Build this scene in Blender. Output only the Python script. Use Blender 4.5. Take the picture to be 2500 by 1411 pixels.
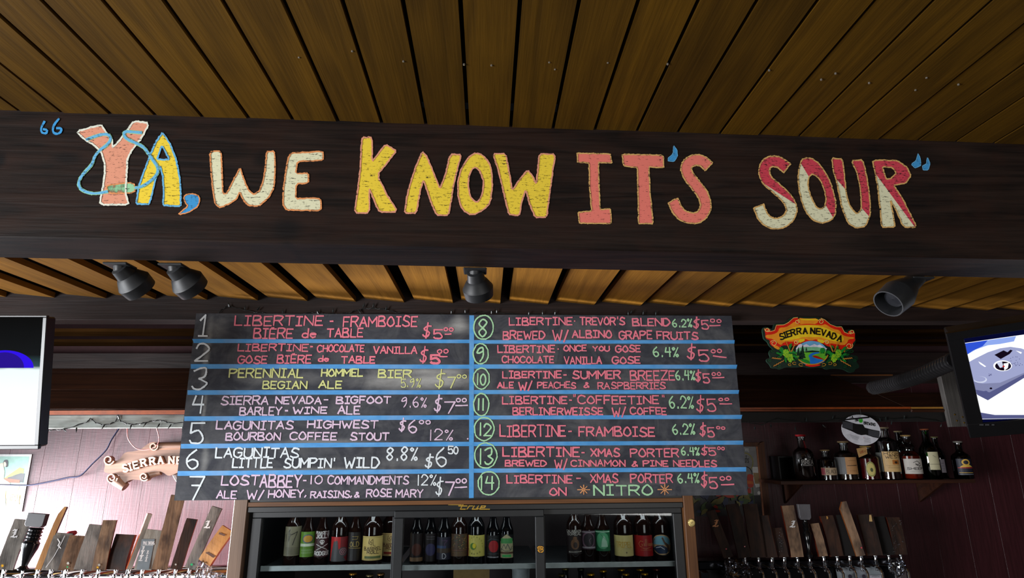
import bpy, bmesh, math, random
from mathutils import Vector, Matrix
random.seed(7)
for o in list(bpy.data.objects): bpy.data.objects.remove(o)
SC = bpy.context.scene
COL = SC.collection

# ------------------------------------------------------------------ camera
FPX, YAW, PIT, ROL = 1460.05, 0.0421535, 0.2633781, -0.0074339
CAM = Vector((0, 0, 1.65))
cy, sy, cp, sp, cr, sr = math.cos(YAW), math.sin(YAW), math.cos(PIT), math.sin(PIT), math.cos(ROL), math.sin(ROL)
FW = Vector((sy*cp, cy*cp, sp)); _r = Vector((cy, -sy, 0)); _u = _r.cross(FW)
RT = cr*_r + sr*_u; UP = -sr*_r + cr*_u
cam = bpy.data.cameras.new('camera'); camo = bpy.data.objects.new('camera', cam); COL.objects.link(camo)
cam.sensor_width = 36; cam.lens = FPX/2500*36; cam.clip_start = 0.02
m = Matrix((RT, UP, -FW)).transposed().to_4x4(); m.translation = CAM; camo.matrix_world = m
SC.camera = camo

# ------------------------------------------------------------------ world, lights, exposure
w = bpy.data.worlds.new('world'); SC.world = w; w.use_nodes = True
w.node_tree.nodes['Background'].inputs[0].default_value = (0.5, 0.6, 0.8, 1)
w.node_tree.nodes['Background'].inputs[1].default_value = 0.004
SC.view_settings.view_transform = 'Standard'; SC.view_settings.look = 'None'
SC.view_settings.gamma = 1; SC.view_settings.use_curve_mapping = False
SC.view_settings.exposure = 0.0
def area(name, loc, target, sx, sz, power, col, spread=180):
    l = bpy.data.lights.new(name, 'AREA'); l.shape = 'RECTANGLE'; l.size = sx; l.size_y = sz
    l.energy = power; l.color = col; l.spread = math.radians(spread)
    o = bpy.data.objects.new(name, l); COL.objects.link(o); o.location = loc
    o.rotation_euler = (Vector(target)-Vector(loc)).to_track_quat('-Z', 'Y').to_euler()
    return o
area('window_daylight', (-2.97, -.30, 1.20), (0, -.1, 1.45), 1.9, 1.2, 190, (0.95, 0.97, 1.0))
area('window_daylight_middle', (-2.97, 1.95, 1.35), (0, 2.0, 1.6), .9, 0.9, 28, (0.88, 0.93, 1.0))
area('window_daylight_back_bar', (-2.97, 2.86, 1.05), (0, 3.0, 1.1), .44, .66, 150, (0.95, 0.94, 1.0), 66)
area('rear_fill_light', (1.3, -1.58, 1.5), (0.3, 1.5, 1.8), 1.8, 1.0, 24, (1.0, 0.98, 0.95))  # added fill from behind the camera, lifts the lettering and labels

# ------------------------------------------------------------------ pixel rays -> real points at real depths
def ray(x, y): return FW + (x-1250)/FPX*RT - (y-705.5)/FPX*UP
def P(x, y, Y):
    d = ray(x, y); return CAM + d*(Y/d.y)
def PZ(x, y, z):
    d = ray(x, y); return CAM + d*((z-CAM.z)/d.z)
def PP(x, y, o, n):
    d = ray(x, y); return CAM + d*((o-CAM).dot(n)/d.dot(n))

# ------------------------------------------------------------------ materials
def srgb(c):
    r = []
    for v in c:
        v = v/255; r.append(v/12.92 if v <= .04045 else ((v+.055)/1.055)**2.4)
    return (r[0], r[1], r[2], 1)
MATS = {}
def nodes(name):
    m = bpy.data.materials.new(name); m.use_nodes = True
    return m, m.node_tree.nodes, m.node_tree.links, m.node_tree.nodes['Principled BSDF']
def coords(N, L, scale, rnd=True):
    tc = N.new('ShaderNodeTexCoord'); mp = N.new('ShaderNodeMapping'); mp.inputs['Scale'].default_value = scale
    if rnd:
        oi = N.new('ShaderNodeObjectInfo'); ml = N.new('ShaderNodeVectorMath'); ml.operation = 'SCALE'
        ml.inputs[0].default_value = (7.3, 5.1, 9.7); L.new(oi.outputs['Random'], ml.inputs['Scale'])
        ad = N.new('ShaderNodeVectorMath'); L.new(tc.outputs['Object'], ad.inputs[0]); L.new(ml.outputs[0], ad.inputs[1])
        L.new(ad.outputs[0], mp.inputs['Vector'])
    else: L.new(tc.outputs['Object'], mp.inputs['Vector'])
    return mp.outputs[0]
def noise(N, L, vec, scale, detail=4, rough=.55, dist=0):
    n = N.new('ShaderNodeTexNoise'); n.inputs['Scale'].default_value = scale; n.inputs['Detail'].default_value = detail
    n.inputs['Roughness'].default_value = rough; n.inputs['Distortion'].default_value = dist; L.new(vec, n.inputs['Vector']); return n.outputs['Fac']
def ramp(N, L, fac, stops):
    r = N.new('ShaderNodeValToRGB'); e = r.color_ramp.elements
    e[0].position, e[0].color = stops[0]; e[1].position, e[1].color = stops[-1]
    for p, c in stops[1:-1]:
        k = e.new(p); k.color = c
    L.new(fac, r.inputs[0]); return r.outputs[0]
def mixc(N, L, fac, a, b, mode='MIX'):
    x = N.new('ShaderNodeMix'); x.data_type = 'RGBA'; x.blend_type = mode
    if isinstance(fac, (int, float)): x.inputs[0].default_value = fac
    else: L.new(fac, x.inputs[0])
    for s, v in ((6, a), (7, b)):
        if isinstance(v, tuple): x.inputs[s].default_value = v
        else: L.new(v, x.inputs[s])
    return x.outputs[2]
def math_(N, L, op, a, b=None):
    x = N.new('ShaderNodeMath'); x.operation = op
    for i, v in enumerate((a, b)):
        if v is None: continue
        if isinstance(v, (int, float)): x.inputs[i].default_value = v
        else: L.new(v, x.inputs[i])
    return x.outputs[0]
def bump(N, L, b, h, s, d=.002):
    x = N.new('ShaderNodeBump'); x.inputs['Strength'].default_value = s; x.inputs['Distance'].default_value = d
    L.new(h, x.inputs['Height']); L.new(x.outputs[0], b.inputs['Normal'])
def plain(name, c, rough=.5, metal=0, var=.12, scale=40, emit=0, coat=0, lin=False):
    """solid colour with a faint procedural mottling"""
    if name in MATS: return MATS[name]
    m, N, L, b = nodes(name); c = c if lin else srgb(c)
    v = coords(N, L, (1, 1, 1)); f = noise(N, L, v, scale, 3)
    lo = tuple(x*(1-var) for x in c[:3])+(1,); hi = tuple(min(1, x*(1+var)) for x in c[:3])+(1,)
    col = ramp(N, L, f, [(.3, lo), (.7, hi)]); L.new(col, b.inputs['Base Color'])
    b.inputs['Roughness'].default_value = rough; b.inputs['Metallic'].default_value = metal
    b.inputs['Coat Weight'].default_value = coat
    if emit:
        L.new(col, b.inputs['Emission Color']); b.inputs['Emission Strength'].default_value = emit
    MATS[name] = m; return m
def blob(N, L, cx, cz, rx, rz, amt, soft=.0):
    """elliptical stain mask in the object's own x-z plane"""
    tc = N.new('ShaderNodeTexCoord'); mp = N.new('ShaderNodeMapping'); mp.vector_type = 'POINT'
    mp.inputs['Location'].default_value = (-cx/rx, 0, -cz/rz); mp.inputs['Scale'].default_value = (1/rx, 0, 1/rz)
    L.new(tc.outputs['Object'], mp.inputs[0])
    n = N.new('ShaderNodeVectorMath'); n.operation = 'LENGTH'; L.new(mp.outputs[0], n.inputs[0])
    r = N.new('ShaderNodeMapRange'); r.interpolation_type = 'SMOOTHSTEP'
    r.inputs['From Min'].default_value = soft; r.inputs['From Max'].default_value = 1; r.inputs['To Min'].default_value = amt; r.inputs['To Max'].default_value = 0
    L.new(n.outputs['Value'], r.inputs['Value']); return r.outputs[0]
def wood(name, c1, c2, axis=1, rough=.6, grain=1.0, ring=3.0, bumps=.35, var=.25, spec=.35, blotch=0, blotc=(10, 8, 8), knots=()):
    if name in MATS: return MATS[name]
    m, N, L, b = nodes(name); c1 = srgb(c1); c2 = srgb(c2)
    sc = [1, 1, 1]; sc[axis] = .09
    v = coords(N, L, tuple(sc))
    sc2 = [1, 1, 1]; sc2[axis] = .03
    v2 = coords(N, L, tuple(sc2))
    big = noise(N, L, v, 6*ring, 2, .5, .6)
    wv = math_(N, L, 'SINE', math_(N, L, 'MULTIPLY', big, 55.0*grain))
    wv = math_(N, L, 'ADD', math_(N, L, 'MULTIPLY', wv, .5), .5)
    fine = noise(N, L, v2, 260*grain, 4, .6)
    f = math_(N, L, 'ADD', math_(N, L, 'MULTIPLY', wv, .28), math_(N, L, 'MULTIPLY', fine, .85))
    col = ramp(N, L, f, [(.25, c1), (.85, c2)])
    oi = N.new('ShaderNodeObjectInfo')
    br = math_(N, L, 'ADD', math_(N, L, 'MULTIPLY', oi.outputs['Random'], 2*var), 1-var)
    hv = N.new('ShaderNodeHueSaturation'); L.new(br, hv.inputs['Value']); L.new(col, hv.inputs['Color'])
    col = hv.outputs[0]
    pat = noise(N, L, coords(N, L, (1, 1, 1)), 5, 3)
    col = mixc(N, L, math_(N, L, 'MULTIPLY', pat, .5), col, tuple(x*.45 for x in c1[:3])+(1,))
    if blotch:
        sc3 = [2, 2, 2]; sc3[axis] = 1
        bl = noise(N, L, coords(N, L, tuple(sc3)), 9, 3, .6)
        bl = ramp(N, L, bl, [(.45, (0, 0, 0, 1)), (.62, (blotch,)*3+(1,))])
        col = mixc(N, L, bl, col, srgb(blotc))
    for (kx, kz, rx, rz, a) in knots:
        k = blob(N, L, kx, kz, rx, rz, a, .2); col = mixc(N, L, k, col, (.004, .003, .003, 1))
    L.new(col, b.inputs['Base Color']); b.inputs['Roughness'].default_value = rough
    b.inputs['Specular IOR Level'].default_value = spec
    bump(N, L, b, f, bumps, .0015)
    MATS[name] = m; return m
def chalk(name, c, under=(30, 26, 26), amount=.46, horiz=True):
    """chalk rubbed on rough wood or slate: gaps follow the grain"""
    if name in MATS: return MATS[name]
    m, N, L, b = nodes(name)
    v = coords(N, L, (.16, 1, 1) if horiz else (1, 1, 1), False)
    f = noise(N, L, v, 330 if horiz else 520, 3, .7)
    f2 = noise(N, L, coords(N, L, (1, 1, 1), False), 160, 2, .6)
    s = math_(N, L, 'ADD', math_(N, L, 'MULTIPLY', f, .7), math_(N, L, 'MULTIPLY', f2, .3))
    k = ramp(N, L, s, [(amount-.05, (0, 0, 0, 1)), (amount+.03, (1, 1, 1, 1))])
    L.new(mixc(N, L, k, srgb(under), srgb(c)), b.inputs['Base Color'])
    b.inputs['Roughness'].default_value = .95; b.inputs['Specular IOR Level'].default_value = .1
    MATS[name] = m; return m
def pane(name, tint=(.9, .95, .95), refl=.08, rough=.02):
    """clear glass: lets the view through and reflects at its surface"""
    if name in MATS: return MATS[name]
    m, N, L, b = nodes(name); N.remove(b); out = N['Material Output']
    t = N.new('ShaderNodeBsdfTransparent'); t.inputs[0].default_value = tint+(1,)
    g = N.new('ShaderNodeBsdfGlossy'); g.inputs['Roughness'].default_value = rough; g.inputs[0].default_value = (1, 1, 1, 1)
    fr = N.new('ShaderNodeFresnel'); fr.inputs[0].default_value = 1.5
    mx = N.new('ShaderNodeMixShader'); L.new(math_(N, L, 'ADD', fr.outputs[0], refl-.04), mx.inputs[0])
    L.new(t.outputs[0], mx.inputs[1]); L.new(g.outputs[0], mx.inputs[2]); L.new(mx.outputs[0], out.inputs[0])
    MATS[name] = m; return m

# ------------------------------------------------------------------ mesh builder
def basis(n):
    n = n.normalized(); a = Vector((0, 0, 1)) if abs(n.z) < .9 else Vector((1, 0, 0))
    u = a.cross(n).normalized(); return u, n.cross(u)
class MB:
    def __init__(s): s.v = []; s.f = []; s.m = []
    def face(s, pts, mi=0):
        k = len(s.v); s.v += [Vector(p) for p in pts]; s.f.append(tuple(range(k, k+len(pts)))); s.m.append(mi)
    def box(s, lo, hi, mi=0, M=None):
        k = len(s.v)
        for x in (lo[0], hi[0]):
            for y in (lo[1], hi[1]):
                for z in (lo[2], hi[2]):
                    p = Vector((x, y, z)); s.v.append(M @ p if M else p)
        for f in ((0, 1, 3, 2), (4, 6, 7, 5), (0, 4, 5, 1), (2, 3, 7, 6), (0, 2, 6, 4), (1, 5, 7, 3)):
            s.f.append(tuple(k+i for i in f)); s.m.append(mi)
        return s
    def quadbox(s, q, d, mi=0):
        """slab: front quad q (4 points) pushed along vector d"""
        s.prism(q, d, mi); return s
    def prism(s, pts, d, mi=0, mside=None):
        k = len(s.v); n = len(pts); pts = [Vector(p) for p in pts]; d = Vector(d)
        s.v += pts + [p+d for p in pts]
        s.f.append(tuple(range(k, k+n))); s.m.append(mi)
        s.f.append(tuple(range(k+2*n-1, k+n-1, -1))); s.m.append(mi)
        for i in range(n):
            j = (i+1) % n; s.f.append((k+i, k+n+i, k+n+j, k+j)); s.m.append(mi if mside is None else mside)
        return s
    def lathe(s, o, ax, prof, seg=20, mi=0, cap=True):
        o = Vector(o); ax = Vector(ax).normalized(); u, v = basis(ax); rings = []
        for (t, r) in prof:
            k = len(s.v)
            for i in range(seg):
                a = 2*math.pi*i/seg; s.v.append(o+ax*t+(u*math.cos(a)+v*math.sin(a))*max(r, 1e-5))
            rings.append(k)
        for a, b in zip(rings, rings[1:]):
            for i in range(seg):
                j = (i+1) % seg; s.f.append((a+i, a+j, b+j, b+i)); s.m.append(mi)
        if cap:
            s.f.append(tuple(rings[0]+i for i in reversed(range(seg)))); s.m.append(mi)
            s.f.append(tuple(rings[-1]+i for i in range(seg))); s.m.append(mi)
        return s
    def tube(s, pts, r, seg=8, mi=0):
        pts = [Vector(p) for p in pts]; k0 = None
        t = (pts[1]-pts[0]).normalized(); u, v = basis(t)
        for i, p in enumerate(pts):
            a = pts[max(0, i-1)]; b = pts[min(len(pts)-1, i+1)]; t = (b-a).normalized()
            u = (u-t*u.dot(t)).normalized(); v = t.cross(u); rr = r[i] if isinstance(r, (list, tuple)) else r
            k = len(s.v)
            for j in range(seg):
                an = 2*math.pi*j/seg; s.v.append(p+(u*math.cos(an)+v*math.sin(an))*rr)
            if k0 is not None:
                for j in range(seg):
                    q = (j+1) % seg; s.f.append((k0+j, k0+q, k+q, k+j)); s.m.append(mi)
            else: s.f.append(tuple(k+j for j in reversed(range(seg)))); s.m.append(mi)
            k0 = k
        s.f.append(tuple(k0+j for j in range(seg))); s.m.append(mi); return s
    def sphere(s, c, r, mi=0, seg=12, sc=(1, 1, 1)):
        c = Vector(c); prof = []
        k = len(s.v)
        s.lathe((0, 0, 0), (0, 0, 1), [(-math.cos(math.pi*i/8)*r, math.sin(math.pi*i/8)*r) for i in range(9)], seg, mi)
        for i in range(k, len(s.v)):
            p = s.v[i]; s.v[i] = c+Vector((p.x*sc[0], p.y*sc[1], p.z*sc[2]))
        return s
    def poly(s, loops, mi=0, split=None):
        """flat fill of an outline with holes; split=(point, normal, other slot)"""
        bm = bmesh.new()
        for lp in loops:
            vs = [bm.verts.new(p) for p in lp]
            for i in range(len(vs)): bm.edges.new((vs[i], vs[(i+1) % len(vs)]))
        bmesh.ops.triangle_fill(bm, use_beauty=True, use_dissolve=False, edges=bm.edges[:])
        if split: bmesh.ops.bisect_plane(bm, geom=bm.verts[:]+bm.edges[:]+bm.faces[:], plane_co=split[0], plane_no=split[1])
        k = len(s.v); bm.verts.index_update(); s.v += [v.co.copy() for v in bm.verts]
        for f in bm.faces:
            s.f.append(tuple(k+v.index for v in f.verts))
            s.m.append(split[2] if split and (f.calc_center_median()-split[0]).dot(split[1]) > 0 else mi)
        bm.free(); return s
    def build(s, name, mats, parent=None, smooth=False, loc=None, bevel=0):
        if not isinstance(mats, (list, tuple)): mats = [mats]
        if not s.v: return None
        base = wloc(parent) if parent else Vector((0, 0, 0))
        if loc is None:
            n = len(s.v)
            lo = Vector([min(p[i] for p in s.v) for i in range(3)]); hi = Vector([max(p[i] for p in s.v) for i in range(3)])
            loc = Vector(((lo.x+hi.x)/2, (lo.y+hi.y)/2, lo.z))
        me = bpy.data.meshes.new(name); me.from_pydata([p-loc for p in s.v], [], s.f)
        for mt in mats: me.materials.append(mt)
        me.polygons.foreach_set('material_index', s.m)
        bm = bmesh.new(); bm.from_mesh(me)
        if smooth != 'flat': bmesh.ops.recalc_face_normals(bm, faces=bm.faces[:])
        if bevel: bmesh.ops.bevel(bm, geom=bm.edges[:], offset=bevel, segments=1, affect='EDGES')
        bm.to_mesh(me); bm.free()
        if smooth is True:
            me.polygons.foreach_set('use_smooth', [True]*len(me.polygons))
            try: me.set_sharp_from_angle(angle=math.radians(38))
            except Exception: pass
        me.update()
        o = bpy.data.objects.new(name, me); COL.objects.link(o)
        o.location = loc-base
        if parent: o.parent = parent
        WL[o.name] = loc.copy() if isinstance(loc, Vector) else Vector(loc)
        return o
WL = {}
def wloc(o): return WL[o.name]
def tag(o, label=None, cat=None, group=None, kind=None):
    if label: o['label'] = label
    if cat: o['category'] = cat
    if group: o['group'] = group
    if kind: o['kind'] = kind
    return o
def thing(name, loc, label=None, cat=None, group=None, kind=None):
    o = bpy.data.objects.new(name, None); COL.objects.link(o); o.location = loc; o.empty_display_size = .05
    WL[o.name] = Vector(loc); return tag(o, label, cat, group, kind)

# ------------------------------------------------------------------ handwriting (stroke letters)
G = {
'A': (6, "003860 1353"), 'B': (6, "0008 ~084857564504 ~044453615000"), 'C': (6, "~6748280602204061"), 'D': (6, "0008 ~08385664523000"),
'E': (5, "58080050 0444"), 'F': (5, "580800 0444"), 'G': (6, "~6748280602204062 626434"), 'H': (6, "0008 6068 0464"), 'I': (4, "2028 0848 0040"),
'J': (5, "~4842301001"), 'K': (6, "0008 680460"), 'L': (5, "080050"), 'M': (7, "0008337870"), 'N': (6, "00086068"),
'O': (6, "~381603113051635638"), 'P': (6, "0008 ~084867553404"), 'R': (6, "0008 ~084867554404 3460"), 'S': (6, "~6748281615345361402001"),
'T': (6, "0868 3830"), 'U': (6, "~080220406268"), 'V': (6, "083068"), 'W': (8, "0820456088"), 'X': (6, "0068 0860"), 'Y': (6, "083468 3430"), 'Z': (6, "08680060"),
'0': (5, "~280602204246282"[:-1]+"8"[:0]), '1': (2, "1810"), 'i': (4, "062820 0040"), '2': (5, "~061838564400 0050"), '3': (5, "~0728484524 ~244352301001"),
'4': (5, "180454 4840"), '5': (5, "580804 ~043552401001"), '6': (5, "~380502204143240 3"), '7': (5, "085820"), 'z': (5, "085820 1545"),
'8': (5, "~4728062442200224464 7"), '9': (5, "~4625051738474320"), '$': (5, "~573716153443311102 3920"), '%': (5, "5810 ~1807162718 ~4231405142"),
'.': (2, "1011"), ',': (2, "1200"), '-': (4, "0444"), "'": (2, "1816"), '/': (4, "0048"), '&': (5, "~5220012446372650"), 'é': (5, "58080050 0444 1939"),
'd': (4, "4840 ~432403012041"), 'e': (4, "~034334140220 2041"), '"': (4, "1816 3836"),
'r': (4, "0005 ~031535"), 'u': (4, "~0501103145 4540"), 'l': (2, "1810"), 'a': (4, "~4424030120414 4540".replace('4 ', '44 ')), 'n': (4, "0005 ~0325454140"[:-4]+"40"), 'y': (4, "0522 4500"),
'o': (4, "~2504021022426 4".replace(' ', '')[:-1]), 'c': (4, "~4425040220 2041"), 'k': (4, "0008 450340"), 'h': (4, "0008 ~03254440"), 'g': (4, "~4525030141 4540 4010"), 'p': (4, "0500 ~0525433202"), 't': (3, "1810 0535"), 's': (4, "~4525143221 2100"), 'm': (6, "0005 ~0324332 0".replace(' ', '')), ' ': (4, ""),
}
def parse(ch):
    w, s = G[ch]; out = []
    for tk in s.split():
        sm = tk[0] == '~'; tk = tk[1:] if sm else tk
        pts = [(int(tk[i]), int(tk[i+1])) for i in range(0, len(tk)-1, 2)]
        if len(pts) < 2: continue
        if sm and len(pts) > 2:
            q = [pts[0]]+pts+[pts[-1]]
            if pts[0] == pts[-1]: q[0] = pts[-2]; q[-1] = pts[1]
            r = []
            for i in range(1, len(q)-2):
                for k in range(4):
                    t = k/4; a = []
                    for c in (0, 1):
                        p0, p1, p2, p3 = q[i-1][c], q[i][c], q[i+1][c], q[i+2][c]
                        a.append(.5*(2*p1+(p2-p0)*t+(2*p0-5*p1+4*p2-p3)*t*t+(3*p1-p0-3*p2+p3)*t**3))
                    r.append(tuple(a))
            pts = r+[pts[-1]]
        out.append(pts)
    return w, out
GL = {'0': "~28060220424628", '6': "~3805022041432403", '8': "~47280624422002244647", 'o': "~250402102242442"[:-1], 'a': "~44240301204144 4540", 'n': "0005 ~03254440", 'm': "0005 ~03243330 ~33546360"}
for k, s in GL.items(): G[k] = (G[k][0], s)
def seg2(mb, a, b, w, mp, mi=0, ext=.5):
    dx, dy = b[0]-a[0], b[1]-a[1]; l = math.hypot(dx, dy) or 1e-6; ux, uy = dx/l, dy/l
    a = (a[0]-ux*w*ext*.8, a[1]-uy*w*ext*.8); b = (b[0]+ux*w*ext*.8, b[1]+uy*w*ext*.8); nx, ny = -uy*w/2, ux*w/2
    j = lambda: 1+random.uniform(-.22, .22)
    j1, j2 = j(), j(); _m = mp; kk = len(mb.f)*1.6e-6
    def mp(x, y): p = _m(x, y); return p+(CAM-p).normalized()*kk
    mb.face([mp(a[0]+nx*j1, a[1]+ny*j1), mp(b[0]+nx*j2, b[1]+ny*j2), mp(b[0]-nx*j2, b[1]-ny*j2), mp(a[0]-nx*j1, a[1]-ny*j1)], mi)
def text(mb, s, x0, x1, ytop, ybot, w, mp, mi=0, jit=0.0, lean=0.0, slope=0.0, down=True, serif=0):
    """write string s between x0..x1 and ytop..ybot of a flat surface"""
    adv = []; tot = 0
    for ch in s:
        adv.append(tot); tot += G[ch][0]+1.7
    tot -= 1.7; sx = (x1-x0)/max(tot, 1); h = (ybot-ytop)
    for ch, a in zip(s, adv):
        jy = random.uniform(-1, 1)*jit; jx = random.uniform(-1, 1)*jit*.5; js = 1+random.uniform(-.06, .06)*(jit > 0)
        for st in parse(ch)[1]:
            q = []
            for (gx, gy) in st:
                t = gy/8*js
                if serif == 0 and ch == '/': t = t*1.25-.12
                x = x0+(a+gx)*sx+lean*t*abs(h)+jx+random.uniform(-1, 1)*jit*.35
                y = ybot-h*t+jy+random.uniform(-1, 1)*jit*.35+slope*(x-x0)
                q.append((x, y))
            for p1, p2 in zip(q, q[1:]): seg2(mb, p1, p2, w, mp, mi, .42)
            if serif:
                for (ex, ey), (ix, iy) in ((q[0], q[1]), (q[-1], q[-2])):
                    if abs(ex-ix) < abs(ey-iy)*1.2: seg2(mb, (ex-serif, ey), (ex+serif, ey), w*.6, mp, mi, 0)
def ribbon(mb, pts, w, mp, mi=0, closed=False):
    q = list(pts)+([pts[0]] if closed else [])
    for a, b in zip(q, q[1:]): seg2(mb, a, b, w, mp, mi)
def chaikin(pts, it=1, closed=True, k=.25):
    for _ in range(it):
        r = []; n = len(pts)
        for i in range(n if closed else n-1):
            a, b = pts[i], pts[(i+1) % n]
            r += [(a[0]*(1-k)+b[0]*k, a[1]*(1-k)+b[1]*k), (a[0]*k+b[0]*(1-k), a[1]*k+b[1]*(1-k))]
        pts = r if closed else [pts[0]]+r+[pts[-1]]
    return pts
def rough_loop(pts, step, jit):
    r = []; n = len(pts)
    for i in range(n):
        a, b = pts[i], pts[(i+1) % n]; l = math.hypot(b[0]-a[0], b[1]-a[1]); k = max(1, int(l/step))
        for j in range(k):
            t = j/k; r.append((a[0]+(b[0]-a[0])*t+random.uniform(-jit, jit), a[1]+(b[1]-a[1])*t+random.uniform(-jit, jit)))
    return r
def crop(x0, y0, s): return lambda pts: [(x0+a/s, y0+b/s) for a, b in pts]
def ell(cx, cy_, rx, ry, n=24, a0=0, a1=2*math.pi): return [(cx+rx*math.cos(a0+(a1-a0)*i/n), cy_+ry*math.sin(a0+(a1-a0)*i/n)) for i in range(n)]

# ================================================================== STRUCTURE
BY = 1.32                                    # depth of the front beam's lettered face
bdir = Vector((math.cos(.01727), math.sin(.01727), -.0106)).normalized()
bnor = Vector((-math.sin(.01727), math.cos(.01727), 0))
BO = Vector((0, BY, 0))
def PB(x, y, off=0): return PP(x, y, BO, bnor) - bnor*off
top_c = PB(1250, 312.5); bot_c = PB(830, 596.5)
ztop = top_c.z - bdir.z/bdir.x*top_c.x; zbot = bot_c.z - bdir.z/bdir.x*bot_c.x
def bz(x): return bdir.z/bdir.x*x
back = PZ(830, 644, zbot+bz(-.55))
BT = (back-BO).dot(bnor)                      # beam thickness
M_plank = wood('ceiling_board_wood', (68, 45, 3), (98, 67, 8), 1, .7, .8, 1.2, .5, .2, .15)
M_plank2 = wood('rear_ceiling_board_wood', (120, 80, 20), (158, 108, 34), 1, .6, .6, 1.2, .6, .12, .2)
M_dark = plain('dark_void', (9, 7, 6), .95)
# ceiling
mb = MB(); mb.box((-2.98, -1.6, ztop+.055), (3.38, 1.3, ztop+.075))
ceil = tag(mb.build('ceiling', M_dark), kind='structure')
gaps = [48, 152, 270, 380, 495, 607, 715, 825, 932, 1040, 1142, 1247, 1350, 1452, 1555, 1655, 1757, 1853, 1950, 2045, 2145, 2240, 2333, 2425]
gx = [PB(x, 270+.0336*x).x for x in gaps]
while gx[0] > -2.7: gx.insert(0, gx[0]-.1035)
while gx[-1] < 3.2: gx.append(gx[-1]+.1035)
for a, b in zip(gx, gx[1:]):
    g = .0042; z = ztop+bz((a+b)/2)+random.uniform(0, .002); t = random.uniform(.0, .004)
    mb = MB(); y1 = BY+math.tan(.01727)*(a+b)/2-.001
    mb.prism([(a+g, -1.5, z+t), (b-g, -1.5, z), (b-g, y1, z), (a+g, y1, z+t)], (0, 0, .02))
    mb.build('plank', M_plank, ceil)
for x, y in ((1341, 152), (1355, 169), (1484, 153), (1133, 158), (1200, 160), (1630, 157), (1878, 172), (2005, 195), (2040, 180), (2122, 203), (2262, 190), (2340, 207), (730, 140), (860, 125), (985, 150), (2235, 220)):
    p = PZ(x, y, ztop+bz(PZ(x, y, ztop).x)+.001); mb = MB(); mb.lathe(p, (0, 0, -1), [(-.002, .0022), (.0012, .0022), (.0018, .001)], 8); mb.build('nail', plain('nail_steel', (190, 186, 176), .3, .8), ceil)
# rear ceiling (between the beams): lapped boards, right edge hanging lower
RY = 2.45
mb = MB(); mb.box((-2.98, BY+BT+.05, 2.36), (3.38, 3.14, 2.38))
ceil2 = tag(mb.build('ceiling_rear', M_dark), kind='structure')
ends = [(15, 726), (134, 728), (260, 729), (381, 730), (506, 732), (630, 733), (751, 735), (869, 738), (987, 740), (1106, 740), (1221, 742), (1337, 742), (1450, 745), (1563, 745), (1671, 747), (1778, 749), (1885, 751), (1992, 753), (2098, 754), (2202, 755), (2303, 757), (2408, 759)]
ep = [P(x, y, RY) for x, y in ends]
pit_ = (ep[-1].x-ep[0].x)/(len(ep)-1); sl = (ep[-1].z-ep[0].z)/(ep[-1].x-ep[0].x)
xs = [p.x for p in ep]; z0 = sum(p.z-sl*p.x for p in ep)/len(ep)
while xs[0] > -2.7: xs.insert(0, xs[0]-pit_)
while xs[-1] < 3.1: xs.append(xs[-1]+pit_)
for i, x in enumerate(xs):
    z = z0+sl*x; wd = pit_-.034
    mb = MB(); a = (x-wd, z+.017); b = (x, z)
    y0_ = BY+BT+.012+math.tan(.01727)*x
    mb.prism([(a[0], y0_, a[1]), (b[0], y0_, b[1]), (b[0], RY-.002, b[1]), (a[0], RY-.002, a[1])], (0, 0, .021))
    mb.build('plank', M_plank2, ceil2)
# front beam
kn = []
for (x, y, rx, ry, a) in ((165, 385, .05, .022, .8), (640, 388, .03, .035, .75), (700, 560, .055, .04, .9), (700, 600, .02, .012, .95), (0, 390, .02, .03, .95), (1910, 470, .03, .03, .3)):
    p = PB(x, y); kn.append((p.x, p.z-(zbot-.03), rx, ry, a))
M_beam = wood('dark_stained_beam', (10, 6, 5), (48, 34, 28), 0, .6, .55, 2.2, .8, .0, .18, blotch=.35, blotc=(44, 24, 16), knots=kn)
x0b, x1b = -2.98, 3.38
def beam_pts(x, yoff, z): 
    p = BO+bdir*(x/bdir.x)+bnor*yoff; return Vector((p.x, p.y, z+bz(x)))
mb = MB(); mb.prism([beam_pts(x0b, 0, zbot), beam_pts(x1b, 0, zbot), beam_pts(x1b, 0, ztop+.05), beam_pts(x0b, 0, ztop+.05)], bnor*BT)
beam = mb.build('ceiling_beam', M_beam, loc=Vector((0, BY, zbot-.03)), bevel=.0025)
tag(beam, 'long dark-stained ceiling beam lettered in big coloured chalk', 'beam')
# back beam (chalkboard hangs on it)
zb0 = P(300, 781, RY).z; zt0 = 2.34
mb = MB(); mb.box((-2.98, RY, zb0), (3.38, RY+.09, zt0))
M_beam2 = wood('dark_stained_rear_beam', (30, 20, 18), (52, 38, 34), 0, .6, .55, 2.2, .8, 0, .3)
beam2 = tag(mb.build('ceiling_beam', M_beam2, bevel=.002), 'plain dark brown beam behind the top of the chalkboard', 'beam')
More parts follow.
